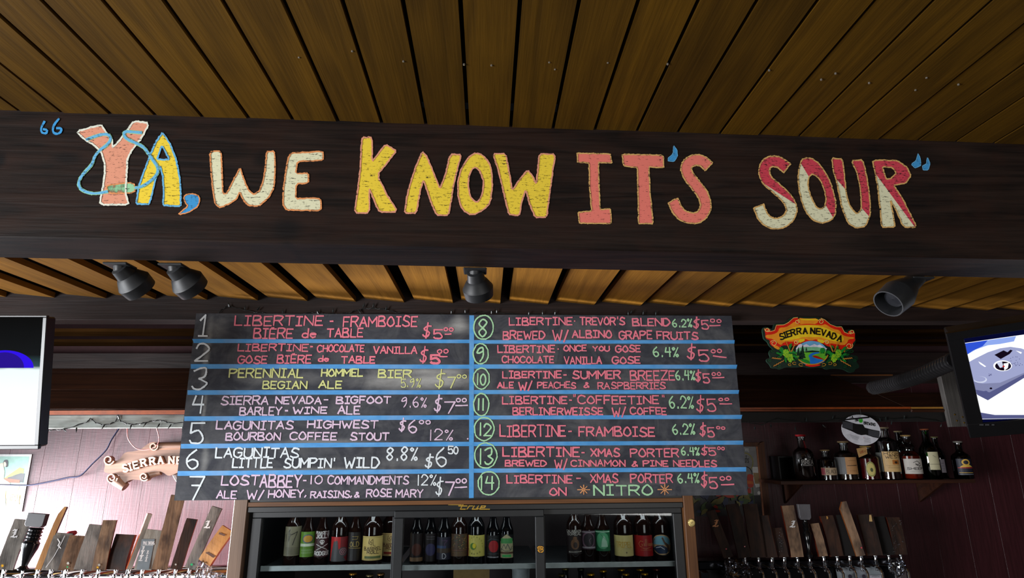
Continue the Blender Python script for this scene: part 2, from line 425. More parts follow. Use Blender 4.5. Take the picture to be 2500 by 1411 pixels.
# walls
WY = 3.15
mb = MB(); mb.box((-3.2, WY+.02, 0), (3.6, WY+.08, 2.36))
M_wallback = plain('wall_sheathing', (60, 34, 36), .9)
wb = tag(mb.build('wall_back', M_wallback), kind='structure')
def wall_mat():
    m, N, L, b = nodes('maroon_wall_paint'); v = coords(N, L, (1, 1, .05)); f = noise(N, L, v, 150, 4, .6)
    v2 = coords(N, L, (.1, 1, 1)); f2 = noise(N, L, v2, 160, 3, .6)
    col = ramp(N, L, f, [(.3, srgb((52, 19, 23))), (.7, srgb((74, 32, 38)))]); L.new(col, b.inputs['Base Color'])
    b.inputs['Roughness'].default_value = .42; b.inputs['Specular IOR Level'].default_value = .55
    bump(N, L, b, math_(N, L, 'ADD', f, f2), .35, .0012); return m
M_wall = wall_mat()
sx = P(124, 1050, WY).x; x = sx-.2*5
seams = []
while x < 3.6: seams.append(x); x += .165
for a, b in zip(seams, seams[1:]):
    mb = MB(); mb.box((a+.0002, WY, 0.02), (b-.0002, WY+.018, 2.0)); mb.build('siding_board', M_wall, wb, bevel=.0006)
M_side = plain('side_wall_paint', (34, 22, 22), .8)
mb = MB()
for lo, hi in (((-3.2, -1.6, 0), (-3.0, 3.15, .55)), ((-3.2, -1.6, 1.95), (-3.0, 3.15, 2.5)), ((-3.2, -1.6, .55), (-3.0, -1.28, 1.95)), ((-3.2, .68, .55), (-3.0, 1.45, 1.95)), ((-3.2, 2.42, .55), (-3.0, 2.69, 1.95)), ((-3.2, 3.1, .55), (-3.0, 3.15, 1.95))): mb.box(lo, hi)
tag(mb.build('wall_left', M_side), kind='structure')
mb = MB(); mb.box((3.4, -1.6, 0), (3.6, 3.15, 2.5)); tag(mb.build('wall_right', M_side), kind='structure')
mb = MB(); mb.box((-3.2, -1.6, -.05), (3.6, 3.23, 0)); tag(mb.build('floor', plain('floor_boards', (48, 34, 26), .6)), kind='structure')

# small lean of verticals on the picture, used when writing on upright surfaces
def leanx(x, y): return (1294-x)/(y+5050)

# ================================================================== BEAM LETTERING
CRE, YEL, SAL, PNK, ORG, TAN, BLU, BLU2, PEA, GRN, WHT = [chalk('chalk_'+n, c, (40, 32, 30), a) for n, c, a in (
 ('cream', (224, 222, 186), .42), ('yellow', (238, 208, 66), .42), ('salmon', (232, 124, 110), .40), ('crimson', (206, 68, 84), .44), ('orange', (222, 146, 92), .44),
 ('tan', (214, 170, 104), .45), ('blue', (66, 150, 208), .42), ('sky_blue', (108, 178, 220), .42), ('peach', (222, 152, 124), .41), ('green', (150, 205, 160), .42), ('white', (226, 228, 212), .42))]
C3 = crop(0, 260, 3.012); C4 = crop(830, 300, 3.012); R2 = crop(1250, 0, 2)
def letter(loops, fill, line, lw=3.6, split=None, fill2=None, name='chalk_letter', k=.14, it=1):
    mb = MB(); L_ = []
    for lp in loops:
        lp = chaikin(lp, it, True, k); L_.append(rough_loop(lp, 5, .7))
    sp_ = None
    if split:
        a, b = split; pa, pb = PB(a[0], a[1], .0008), PB(b[0], b[1], .0008); d = (pb-pa).normalized(); n = d.cross(bnor)
        if n.z < 0: n = -n
        sp_ = (pa, n, 1)
    mb.poly([[PB(x, y, .0008) for x, y in lp] for lp in L_], 0, sp_)
    for lp in L_: ribbon(mb, lp, lw, lambda x, y: PB(x, y, .0012), 2, True)
    return mb.build(name, [fill, fill2 or fill, line], beam, 'flat')
def strokes(paths, mat_, lw, name, cr_=None, edge=None):
    mb = MB()
    for p in paths:
        p = cr_(p) if cr_ else p; p = chaikin(p, 2, False)
        if edge: ribbon(mb, p, lw*1.45, lambda x, y: PB(x, y, .0014), 1)
        ribbon(mb, p, lw, lambda x, y: PB(x, y, .0018), 0)
    return mb.build(name, [mat_, edge or mat_], beam, 'flat')
strokes([[(330, 115), (305, 160), (308, 195), (345, 202), (352, 176), (325, 170)], [(435, 95), (398, 140), (390, 190), (420, 207), (452, 192), (455, 162), (422, 162)]], BLU, 5, 'quotation_mark', C3)
letter([C3([(565, 185), (745, 135), (790, 200), (825, 240), (830, 300), (850, 285), (890, 240), (935, 180), (985, 108), (1100, 125), (1040, 235), (975, 320), (940, 380), (930, 560), (925, 640), (952, 725), (735, 722), (755, 620), (770, 520), (775, 430), (750, 340), (700, 290), (620, 240)])], PEA, WHT, 4.4)
letter([C3([(1195, 195), (1250, 270), (1290, 370), (1315, 480), (1330, 600), (1330, 735), (1200, 728), (1205, 620), (1200, 520), (1180, 440), (1150, 520), (1125, 620), (1100, 720), (1005, 718), (1020, 600), (1060, 480), (1110, 350), (1150, 260)]), C3([(1192, 290), (1248, 392), (1155, 392)])], YEL, BLU2, 4, k=.08)
letter([C3([(785, 580), (990, 560), (995, 635), (800, 642)])], GRN, ORG, 3, name='chalk_box')
strokes([[(640, 245), (700, 222), (760, 205), (805, 210), (820, 245), (790, 285), (740, 320), (700, 365), (680, 430), (620, 490), (580, 550), (585, 600), (630, 630), (700, 645), (790, 628)],
         [(1040, 195), (980, 190), (925, 185), (910, 205), (930, 240), (1000, 270), (1060, 300), (1095, 350), (1130, 400), (1165, 450), (1160, 500), (1110, 550), (1050, 590), (1000, 600)]], BLU2, 5.4, 'chalk_cord', C3, GRN)
letter([C3([(1350, 665), (1380, 645), (1430, 640), (1468, 665), (1470, 710), (1440, 750), (1380, 785), (1310, 798), (1345, 765), (1385, 735), (1365, 710)])], BLU, ORG, 3, name='comma', k=.25)
letter([C3([(1545, 335), (1625, 328), (1632, 420), (1635, 540), (1640, 640), (1670, 638), (1710, 560), (1765, 450), (1795, 540), (1830, 620), (1870, 650), (1910, 620), (1940, 540), (1955, 430), (1962, 335), (2018, 330), (2022, 400), (2022, 500), (2015, 600), (1970, 680), (1900, 735), (1830, 730), (1790, 690), (1765, 630), (1740, 680), (1690, 715), (1620, 745), (1585, 720), (1570, 640), (1555, 500)])], CRE, ORG)
letter([C3([(2140, 345), (2260, 338), (2378, 332), (2375, 395), (2290, 402), (2185, 405), (2175, 495), (2270, 492), (2268, 565), (2180, 570), (2175, 680), (2270, 675), (2360, 680), (2360, 765), (2230, 765), (2110, 762), (2080, 720), (2085, 600), (2105, 470), (2120, 385)])], CRE, ORG)
letter([C4([(165, 108), (240, 108), (235, 290), (285, 225), (335, 160), (418, 208), (350, 290), (275, 385), (340, 520), (425, 655), (290, 658), (250, 570), (215, 480), (218, 665), (107, 665), (130, 500), (150, 340), (157, 180)])], YEL, PEA)
letter([C4([(605, 212), (640, 250), (680, 350), (735, 490), (775, 380), (812, 232), (892, 235), (870, 320), (840, 430), (820, 560), (798, 680), (708, 678), (660, 560), (615, 420), (590, 500), (562, 665), (475, 665), (490, 560), (515, 450), (560, 320)])], YEL, PEA)
letter([C4([(1000, 222), (1050, 238), (1095, 290), (1120, 370), (1118, 480), (1108, 580), (1060, 640), (970, 682), (900, 640), (872, 560), (865, 460), (880, 370), (920, 290), (960, 240)]), C4([(1000, 325), (1035, 370), (1058, 440), (1050, 520), (1020, 580), (990, 582), (955, 540), (942, 460), (950, 390), (970, 345)])], YEL, PEA, k=.25)
letter([C4([(1125, 228), (1218, 228), (1245, 370), (1268, 500), (1310, 430), (1382, 348), (1420, 400), (1442, 450), (1455, 350), (1465, 228), (1583, 232), (1565, 350), (1545, 500), (1530, 600), (1520, 695), (1435, 695), (1395, 600), (1365, 490), (1335, 590), (1318, 685), (1240, 672), (1215, 560), (1180, 420), (1155, 320)])], YEL, PEA)
letter([C4([(1742, 225), (1985, 228), (1998, 295), (1900, 292), (1902, 430), (1912, 640), (1988, 632), (1995, 742), (1760, 738), (1752, 660), (1850, 648), (1835, 470), (1830, 295), (1748, 290)])], SAL, TAN, 3.2, k=.06)
letter([C4([(2075, 232), (2375, 240), (2380, 330), (2270, 325), (2280, 520), (2302, 742), (2195, 742), (2192, 560), (2185, 330), (2085, 318)])], SAL, TAN, 3.2, k=.06)
letter([C4([(2452, 168), (2478, 200), (2480, 250), (2455, 285), (2415, 285), (2410, 260), (2440, 240), (2450, 210)])], BLU, BLU2, 1.6, name='apostrophe')
def fat(center, w, it=2):
    c = chaikin(center, it, False); Lp, Rp = [], []
    for i, p in enumerate(c):
        a = c[max(0, i-1)]; b = c[min(len(c)-1, i+1)]; dx, dy = b[0]-a[0], b[1]-a[1]; l = math.hypot(dx, dy) or 1
        Lp.append((p[0]-dy/l*w/2, p[1]+dx/l*w/2)); Rp.append((p[0]+dy/l*w/2, p[1]-dx/l*w/2))
    return Lp+Rp[::-1]
letter([R2(fat([(960, 815), (925, 782), (880, 782), (845, 812), (858, 860), (898, 905), (938, 960), (948, 1015), (920, 1062), (868, 1068), (815, 1045), (785, 980)], 52))], SAL, TAN, 3.2, k=.1)
letter([R2(fat([(1342, 822), (1300, 788), (1248, 790), (1226, 830), (1240, 880), (1290, 920), (1345, 970), (1370, 1025), (1345, 1075), (1290, 1098), (1230, 1075), (1203, 1008)], 52))], CRE, TAN, 3.2, (R2([(1215, 888)])[0], R2([(1400, 1008)])[0]), PNK, k=.1)
letter([R2([(1425, 768), (1480, 780), (1530, 840), (1565, 920), (1582, 1000), (1575, 1060), (1530, 1092), (1470, 1080), (1430, 1030), (1405, 960), (1395, 880), (1400, 810)]), R2([(1455, 850), (1490, 860), (1515, 900), (1530, 950), (1532, 1000), (1505, 1028), (1475, 1000), (1450, 940), (1442, 890)])], CRE, TAN, 3.2, (R2([(1405, 790)])[0], R2([(1580, 1085)])[0]), PNK, k=.25)
letter([R2([(1558, 772), (1612, 778), (1622, 860), (1632, 960), (1655, 1020), (1685, 1045), (1705, 1020), (1702, 930), (1685, 850), (1655, 785), (1712, 782), (1730, 860), (1745, 960), (1748, 1050), (1725, 1105), (1680, 1115), (1640, 1090), (1610, 1020), (1590, 920), (1570, 840)])], CRE, TAN, 3.2, (R2([(1570, 860)])[0], R2([(1745, 1060)])[0]), PNK, k=.15)
letter([R2([(1760, 782), (1880, 785), (1930, 820), (1945, 860), (1920, 895), (1860, 905), (1900, 960), (1940, 1040), (1975, 1110), (1910, 1110), (1880, 1040), (1845, 975), (1860, 1050), (1868, 1110), (1803, 1110), (1798, 1040), (1785, 920), (1770, 840)]), R2([(1808, 815), (1855, 820), (1875, 845), (1850, 872), (1828, 875), (1815, 845)])], CRE, TAN, 3.2, (R2([(1775, 850)])[0], R2([(1965, 1108)])[0]), PNK, k=.12)
mbq = [[(1980, 748), (1995, 780), (1992, 812), (1965, 822), (1948, 802), (1970, 788)], [(2028, 768), (2040, 800), (2030, 830), (2006, 832), (2002, 812), (2022, 800)]]
for q in mbq: letter([R2(q)], BLU, BLU2, 1.6, name='quotation_mark')
# ================================================================== CHALKBOARD
KY = 2.40
cTL, cTR, cBR, cBL = P(479, 765, KY), P(1786, 771, KY), P(1826, 1208.5, KY), P(425, 1222, KY)
bc = (cBL+cBR)/2
def board_mat():
    m, N, L, b = nodes('chalkboard_slate')
    v = coords(N, L, (.25, 1, 1), False); f = noise(N, L, v, 60, 5, .7); g = noise(N, L, coords(N, L, (1, 1, 1), False), 9, 4, .6, 1.2)
    base = ramp(N, L, f, [(.3, srgb((50, 52, 59))), (.7, srgb((64, 66, 74)))])
    tot = math_(N, L, 'MULTIPLY', math_(N, L, 'SUBTRACT', g, .42), .35)
    for (x, y, rx, ry, a) in ((1010, 930, .34, .05, .55), (1090, 925, .12, .05, .4), (1040, 905, .30, .02, .4), (700, 925, .30, .035, .16), (505, 860, .02, .2, .34), (530, 800, .06, .07, .16), (498, 1000, .012, .1, .36), (500, 1120, .02, .09, .3),
                              (1120, 790, .05, .05, .45), (1100, 800, .16, .04, .2), (800, 1080, .3, .02, .28), (780, 1150, .4, .02, .3), (1000, 1130, .2, .03, .15), (1300, 870, .16, .1, .10), (1560, 925, .2, .06, .1), (1550, 1180, .25, .03, .14), (1420, 1000, .1, .15, .08), (1240, 960, .05, .05, .16)):
        p = P(x, y, KY)-bc; k = blob(N, L, p.x, p.z, rx, ry, a); tot = math_(N, L, 'ADD', tot, math_(N, L, 'MULTIPLY', k, math_(N, L, 'ADD', f, .3)))
    col = mixc(N, L, tot, base, srgb((205, 205, 200))); L.new(col, b.inputs['Base Color']); b.inputs['Roughness'].default_value = .7
    b.inputs['Specular IOR Level'].default_value = .25; return m
board = thing('chalkboard', bc, 'wide black chalkboard menu of fourteen beers divided by blue tape', 'chalkboard')
mb = MB(); mb.prism([cBL, cBR, cTR, cTL], (0, .016, 0)); mb.build('slate_panel', board_mat(), board, loc=bc)
def PK(x, y, off=.0006): return P(x, y, KY)-Vector((0, off, 0))
CA = crop(420, 730, 2088/740); CB = crop(1130, 730, 2088/740)
def tape_mat():
    m, N, L, b = nodes('blue_masking_tape'); f = noise(N, L, coords(N, L, (.5, 1, 1), False), 40, 4, .6)
    g = noise(N, L, coords(N, L, (1, 1, 1), False), 6, 3, .6)
    base = ramp(N, L, f, [(.3, srgb((62, 146, 214))), (.7, srgb((84, 166, 230)))])
    tot = math_(N, L, 'MAXIMUM', math_(N, L, 'MULTIPLY', math_(N, L, 'SUBTRACT', g, .45), .8), 0.0)
    L.new(mixc(N, L, tot, base, srgb((200, 215, 235))), b.inputs['Base Color']); b.inputs['Roughness'].default_value = .6; return m
TAPE = tape_mat()
tl = [((140, 275), (2060, 280), (2060, 304), (150, 303)), ((130, 448), (2060, 452), (2060, 480), (130, 480)), ((108, 628), (2060, 628), (2060, 657), (108, 660)), ((85, 808), (2060, 800), (2060, 830), (85, 840)), ((62, 998), (2060, 983), (2060, 1013), (62, 1030)), ((40, 1185), (2060, 1170), (2060, 1200), (38, 1218))]
tr = [((70, 283), (1872, 283), (1870, 307), (70, 308)), ((70, 450), (1890, 453), (1884, 480), (70, 480)), ((70, 627), (1903, 627), (1898, 653), (70, 655)), ((70, 803), (1924, 798), (1918, 826), (70, 830)), ((70, 985), (1932, 975), (1930, 1003), (70, 1013)), ((70, 1168), (1951, 1158), (1951, 1188), (70, 1197))]
for cr_, lst in ((CA, tl), (CB, tr)):
    for q in lst:
        mb = MB(); mb.prism([PK(x, y, .0009) for x, y in cr_(q)], (0, .0006, 0)); mb.build('tape_strip', TAPE, board)
mb = MB(); mb.prism([PK(x, y, .0013) for x, y in [(1146, 770), (1157.5, 770), (1156.5, 1215.5), (1145, 1216)]], (0, .0004, 0)); mb.build('vertical_tape', TAPE, board)
KP, KG, KW, KL, KYL, KO = [chalk('board_chalk_'+n, c, (92, 84, 90), .40, False) for n, c in (('pink', (246, 134, 152)), ('green', (178, 226, 178)), ('white', (232, 240, 244)), ('lilac', (232, 205, 228)), ('yellow', (222, 226, 150)), ('orange', (226, 160, 110)))]
def word(cr_, s, x0, x1, y0, y1, mt, w=9.5, slope=0.0, name='chalk_word', jit=2.2, lean=None):
    mb = MB(); ln = leanx(*cr_([((x0+x1)/2, y1)])[0]) if lean is None else lean
    def mp(x, y): q = cr_([(x, y)])[0]; return PK(q[0], q[1], .0019)
    text(mb, s, x0+3, x1-3, y0+4, y1-4, w*1.06, mp, 0, jit, ln, slope); mb.build(name, mt, board, 'flat')
def line_(cr_, pts, mt, w=9, name='chalk_line'):
    mb = MB()
    def mp(x, y): q = cr_([(x, y)])[0]; return PK(q[0], q[1], .0019)
    ribbon(mb, pts, w, mp); mb.build(name, mt, board, 'flat')
A_ = [
 ('i', 180, 245, 112, 260, KW, 11), ('LIBERTINE', 430, 1040, 115, 187, KP), ('-', 1085, 1110, 118, 187, KP), ('FRAMBOISE', 1178, 1690, 118, 193, KP), ('BIéRE', 560, 832, 203, 275, KP), ('de', 897, 990, 203, 270, KP), ('TABLE', 1065, 1315, 200, 265, KP), ('$', 1725, 1785, 175, 275, KP), ('5', 1800, 1862, 205, 275, KP), ('00', 1872, 1945, 195, 225, KP, 7),
 ('2', 155, 248, 308, 430, KW, 11), ('LIBERTINE', 452, 940, 308, 362, KP, 8.5), ('-', 950, 970, 308, 350, KP), ('CHOCOLATE', 1000, 1325, 313, 367, KP, 8), ('VANILLA', 1385, 1690, 325, 378, KP, 8.5), ('$', 1705, 1762, 340, 445, KP), ('5', 1780, 1845, 378, 445, KP, 14), ('00', 1828, 1910, 345, 378, KP, 7), ('GOSE', 452, 655, 390, 447, KP, 9), ('BIéRE', 722, 960, 385, 445, KP, 9), ('de', 1007, 1080, 388, 435, KP, 8.5), ('TABLE', 1165, 1400, 393, 445, KP),
 ('3', 135, 240, 480, 625, KW, 11), ('PERENNIAL', 392, 905, 478, 545, KYL), ('HOMMEL', 1028, 1315, 480, 535, KYL), ('BIER', 1418, 1650, 488, 545, KYL), ('BEGIAN', 622, 930, 565, 622, KYL, 8.5), ('ALE', 1010, 1170, 562, 617, KYL), ('5.9%', 1575, 1715, 545, 610, KYL, 5.5), ('$', 1810, 1880, 488, 620, KYL, 8), ('7', 1895, 1955, 535, 615, KYL, 8), ('00', 1962, 2035, 518, 550, KYL, 6),
 ('4', 135, 215, 665, 790, KW, 11), ('SIERRA', 335, 665, 667, 730, KL), ('NEVADA', 712, 1030, 670, 725, KL), ('-', 1045, 1075, 670, 722, KL), ('BIGFOOT', 1130, 1508, 668, 722, KL), ('9.6%', 1578, 1755, 675, 750, KL, 7), ('$', 1805, 1860, 668, 785, KL), ('7', 1875, 1950, 700, 790, KL), ('00', 1958, 2035, 680, 712, KL, 7), ('BARLEY', 465, 755, 742, 802, KL, 9), ('-', 778, 800, 742, 795, KL), ('WINE', 832, 1068, 742, 792, KL, 10), ('ALE', 1142, 1295, 735, 795, KL),
 ('5', 118, 212, 855, 995, KW, 11), ('LAGUNITAS', 305, 835, 838, 900, KL), ('HIGHWEST', 932, 1420, 835, 892, KL), ('$', 1562, 1610, 825, 918, KL), ('6', 1630, 1695, 835, 925, KL), ('00', 1703, 1785, 833, 865, KL, 7), ('BOURBON', 368, 748, 918, 975, KL, 9), ('COFFEE', 812, 1135, 915, 973, KL, 9), ('STOUT', 1228, 1495, 920, 975, KL), ('12%', 1768, 1935, 895, 975, KL, 7), ('.', 2030, 2046, 945, 970, KL),
 ('6', 98, 190, 1035, 1175, KW, 11), ('LAGUNITAS', 298, 872, 1022, 1095, KW, 10.5), ('8.8%', 1478, 1690, 1020, 1115, KW, 10), ('$', 1740, 1800, 1070, 1168, KW, 10), ('6', 1820, 1900, 1025, 1155, KW, 10), ('50', 1900, 1978, 1015, 1070, KW, 8.5), ('LITTLE', 415, 695, 1095, 1165, KW, 10.5), ("SUMPIN'", 770, 1125, 1095, 1165, KW, 10.5), ('WILD', 1185, 1428, 1090, 1165, KW, 11),
 ('z', 103, 208, 1228, 1388, KW, 11), ('LOST', 338, 600, 1215, 1285, KL, 10.5), ('ABBEY', 603, 890, 1212, 1300, KL, 10.5), ('-', 903, 925, 1220, 1285, KL), ('10', 945, 1045, 1212, 1275, KL, 8), ('COMMANDMENTS', 1072, 1630, 1218, 1278, KL, 8.5), ('12%', 1685, 1820, 1210, 1285, KW, 7.5), ('$', 1815, 1868, 1240, 1360, KW, 9), ('7', 1880, 1945, 1260, 1355, KL, 9), ('00', 1955, 2035, 1235, 1272, KL, 8), ('ALE', 305, 445, 1315, 1375, KL, 9), ('W/', 512, 632, 1315, 1380, KL, 9), ('HONEY,', 662, 930, 1312, 1370, KL, 9), ('RAISINS,', 953, 1245, 1320, 1372, KL, 8.5), ('&', 1255, 1292, 1322, 1368, KL, 8), ('ROSE', 1338, 1515, 1308, 1365, KL, 9), ('MARY', 1540, 1730, 1310, 1370, KL, 8.5)]
B_ = [
 ('8', 108, 176, 140, 262, KG, 10), ('LIBERTINE', 318, 755, 125, 182, KP, 9), ('.', 765, 775, 130, 158, KP), ("TREVOR'S", 805, 1118, 125, 182, KP, 9), ('BLEND', 1168, 1430, 130, 188, KP, 9.5), ('6.2%', 1445, 1580, 135, 195, KG, 8), ('$', 1588, 1635, 130, 208, KP, 9), ('5', 1645, 1695, 148, 212, KP, 9), ('00', 1705, 1785, 135, 165, KP, 6.5), ('BREWED', 275, 567, 220, 280, KP, 9), ('W/', 618, 730, 215, 290, KP, 9), ('ALBINO', 752, 1028, 213, 270, KP, 9.5), ('GRAPE', 1075, 1305, 218, 278, KP, 9.5), ('FRUITS', 1335, 1622, 225, 280, KP, 9.5),
 ('9', 95, 152, 332, 435, KG, 10), ('LIBERTINE', 238, 635, 318, 372, KP, 9), ('.', 650, 662, 320, 352, KP), ('ONCE', 693, 852, 315, 362, KP, 8.5), ('YOU', 895, 1012, 322, 362, KP, 8.5), ('GOSE', 1052, 1225, 318, 368, KP, 9), ('CHOCOLATE', 270, 628, 392, 443, KP, 8.5), ('VANILLA', 697, 958, 395, 450, KP, 8.5), ('GOSE', 1028, 1225, 393, 447, KP, 9), ('6.4%', 1312, 1487, 330, 400, KG, 8.5), ('$', 1545, 1610, 322, 425, KP, 9.5), ('5', 1625, 1695, 348, 430, KP, 9.5), ('00', 1710, 1788, 345, 375, KP, 7),
 ('10', 90, 165, 510, 595, KG, 9.5), ('LIBERTINE', 272, 680, 495, 548, KP, 9), ('-', 693, 714, 500, 548, KP), ('SUMMER', 755, 1088, 492, 552, KP, 9.5), ('BREEZE', 1152, 1462, 492, 562, KP, 9.5), ('6.4%', 1468, 1600, 490, 562, KG, 8), ('$', 1600, 1645, 492, 575, KP, 9), ('5', 1655, 1702, 515, 580, KP, 9), ('00', 1715, 1782, 500, 530, KP, 6.5), ('ALE', 237, 350, 572, 617, KP, 8.5), ('W/', 382, 478, 568, 630, KP, 9), ('PEACHES', 512, 780, 570, 617, KP, 7.5), ('&', 832, 872, 570, 615, KP, 7.5), ('RASPBERRIES', 928, 1398, 570, 622, KP, 7.5),
 ('11', 98, 152, 680, 770, KG, 9.5), ('LIBERTINE', 270, 720, 668, 725, KP, 9), ('-', 733, 752, 670, 722, KP), ('"', 755, 782, 655, 725, KP, 6), ('COFFEETINE', 793, 1352, 665, 725, KP, 9), ('"', 1368, 1396, 655, 725, KP, 6), ('6.2%', 1423, 1590, 668, 755, KG, 8.5), ('$', 1610, 1670, 668, 785, KP, 9), ('5', 1685, 1745, 690, 775, KP, 9), ('00', 1762, 1838, 680, 705, KP, 6.5), ('BERLINERWEISSE', 343, 967, 745, 800, KP, 9), ('W/', 1028, 1125, 745, 812, KP, 9), ('COFFEE', 1152, 1405, 745, 798, KP, 9),
 ('12', 108, 195, 855, 945, KG, 10), ('LIBERTINE', 252, 710, 868, 950, KP, 9.5), ('-', 725, 750, 880, 948, KP), ('FRAMBOISE', 797, 1322, 880, 948, KP, 10), ('6.2%', 1445, 1600, 860, 935, KG, 8.5), ('$', 1632, 1680, 862, 950, KP, 9), ('5', 1688, 1735, 882, 952, KP, 9), ('00', 1745, 1812, 875, 900, KP, 6.5),
 ('13', 108, 208, 1030, 1140, KG, 10), ('LIBERTINE', 275, 805, 1020, 1088, KP, 10.5), ('-', 818, 840, 1028, 1085, KP), ('XMAS', 880, 1082, 1028, 1088, KP, 9.5), ('PORTER', 1152, 1488, 1028, 1090, KP, 9.5), ('6.4%', 1505, 1632, 1018, 1080, KG, 8), ('$', 1642, 1690, 1008, 1083, KP, 8.5), ('5', 1695, 1745, 1025, 1080, KP, 8.5), ('00', 1752, 1808, 1015, 1042, KP, 6), ('BREWED', 290, 578, 1108, 1155, KP, 8.5), ('W/', 632, 722, 1105, 1172, KP, 9), ('CINNAMON', 745, 1120, 1107, 1155, KP, 8), ('&', 1163, 1205, 1108, 1155, KP, 8), ('PINE', 1240, 1415, 1110, 1155, KP, 8.5), ('NEEDLES', 1450, 1750, 1108, 1158, KP, 8.5),
 ('14', 115, 215, 1220, 1315, KG, 10), ('LIBERTINE', 302, 755, 1210, 1270, KP, 9), ('-', 780, 814, 1210, 1265, KP, 8), ('XMAS', 877, 1070, 1205, 1268, KP, 9), ('PORTER', 1155, 1445, 1205, 1268, KP, 9), ('6.4%', 1482, 1630, 1200, 1270, KG, 8.5), ('$', 1640, 1690, 1190, 1300, KP, 9), ('5', 1698, 1755, 1225, 1305, KP, 9), ('00', 1770, 1855, 1220, 1252, KP, 7.5), ('ON', 595, 715, 1297, 1355, KP, 9.5), ('NITRO', 900, 1308, 1280, 1355, KG, 10.5)]
for it in A_: word(CA, *it)
for it in B_: word(CB, *it)
for cr_, l in ((CA, [(1882, 243, 1922, 241, KP), (1845, 396, 1895, 397, KP), (1955, 734, 2035, 732, KL), (1950, 1298, 2030, 1294, KL)]), (CB, [(1700, 184, 1770, 182, KP), (1725, 392, 1812, 403, KP), (1720, 543, 1797, 540, KP), (1770, 722, 1850, 722, KP), (1780, 1279, 1865, 1276, KP)])):
    for a, b, c, d, mt in l: line_(cr_, [(a, b), ((a+c)/2, (b+d)/2+1), (c, d)], mt)
for (x, y, rx, ry) in ((143, 195, 68, 83), (123, 378, 52, 70), (128, 548, 55, 72), (127, 728, 53, 76), (147, 895, 67, 80), (158, 1078, 77, 87), (178, 1268, 73, 80)):
    line_(CB, [(p[0]+random.uniform(-2, 2), p[1]+random.uniform(-2, 2)) for p in ell(x, y, rx, ry, 26, -1.4, 5.1)], KG, 9, 'chalk_ring')
for (x, y, r) in ((832, 1313, 40), (1390, 1312, 45)):
    for a in (0, .8, 1.57, 2.36):
        line_(CB, [(x-r*math.cos(a)*(1.05 if a == 0 else .8), y-r*math.sin(a)*.8), (x, y), (x+r*math.cos(a)*(1.05 if a == 0 else .8), y+r*math.sin(a)*.8)], KO, 6.5, 'chalk_star')

# ================================================================== HELPERS FOR THINGS
def spline(pts, n=6):
    pts = [Vector(p) for p in pts]; q = [pts[0]]+pts+[pts[-1]]; r = []
    for i in range(1, len(q)-2):
        for k in range(n):
            t = k/n; p0, p1, p2, p3 = q[i-1:i+3]
            r.append(.5*(2*p1+(p2-p0)*t+(2*p0-5*p1+4*p2-p3)*t*t+(p3-3*p2+3*p1-p0)*t**3))
    return r+[pts[-1]]
CHROME = plain('chrome', (225, 228, 232), .08, 1, .03)
BLACKM = plain('black_lamp_metal', (30, 31, 33), .5, 0, .15, 60)
BLK = plain('black_plastic', (16, 16, 18), .35, 0, .1)
GLOSSBLK = plain('gloss_black', (8, 8, 9), .28, 0, .1)

# ------------------------------------------------------------------ spot lamps under the beam
def spot(a, b, Ya, Yb, label, rw=.040, flare=1.0):
    A, B = P(a[0], a[1], Ya), P(b[0], b[1], Yb); ax = B-A; Ln = ax.length; ax = ax.normalized()
    top = Vector((A.x, A.y, zbot+bz(A.x)))
    t = thing('spot_lamp', top, label, 'lamp', None)
    mb = MB(); mb.box((top.x-.03, top.y-.025, top.z-.006), (top.x+.03, top.y+.025, top.z)); mb.build('mounting_plate', BLACKM, t, bevel=.002)
    mb = MB(); mb.tube([top-Vector((0, 0, .004)), A, A+ax*Ln*.12], .015, 12); mb.build('swivel_arm', BLACKM, t, True)
    mb = MB(); mb.lathe(A, ax, [(-.004, .012), (0, .021), (Ln*.30, .024), (Ln*.36, .029), (Ln*.60, rw*1.0)], 28, 0, True); mb.build('lamp_socket', BLACKM, t, True)
    mb = MB(); mb.lathe(A, ax, [(Ln*.60, rw*1.0), (Ln*.64, rw*1.05), (Ln*1.0, rw*.98), (Ln*1.0, rw*.90), (Ln*.66, rw*.86)], 28, 0, False); mb.build('lamp_shade', BLACKM, t, True)
    mb = MB(); mb.lathe(A, ax, [(Ln*.62, .01), (Ln*.74, rw*.7), (Ln*.82, rw*.6), (Ln*.84, .001)], 20, 0, False); mb.build('bulb', plain('unlit_bulb', (26, 27, 30), .2), t, True)
spot((292, 655), (345, 708), 1.50, 1.56, 'black spot lamp at the left end of the beam, farthest from the TV centre')
spot((425, 655), (474, 706), 1.50, 1.56, 'dusty black spot lamp right beside the leftmost lamp')
spot((1160, 666), (1170, 722), 1.50, 1.55, 'black spot lamp hanging straight down above the middle of the chalkboard', .039)
spot((2240, 678), (2168, 742), 1.52, 1.50, 'black spot lamp at the right turned left so its open mouth shows', .040)
for o in list(bpy.data.objects):
    if o.get('label', '').startswith('black spot lamp at the left end'): o['label'] = 'leftmost black spot lamp under the beam, above the left TV side'

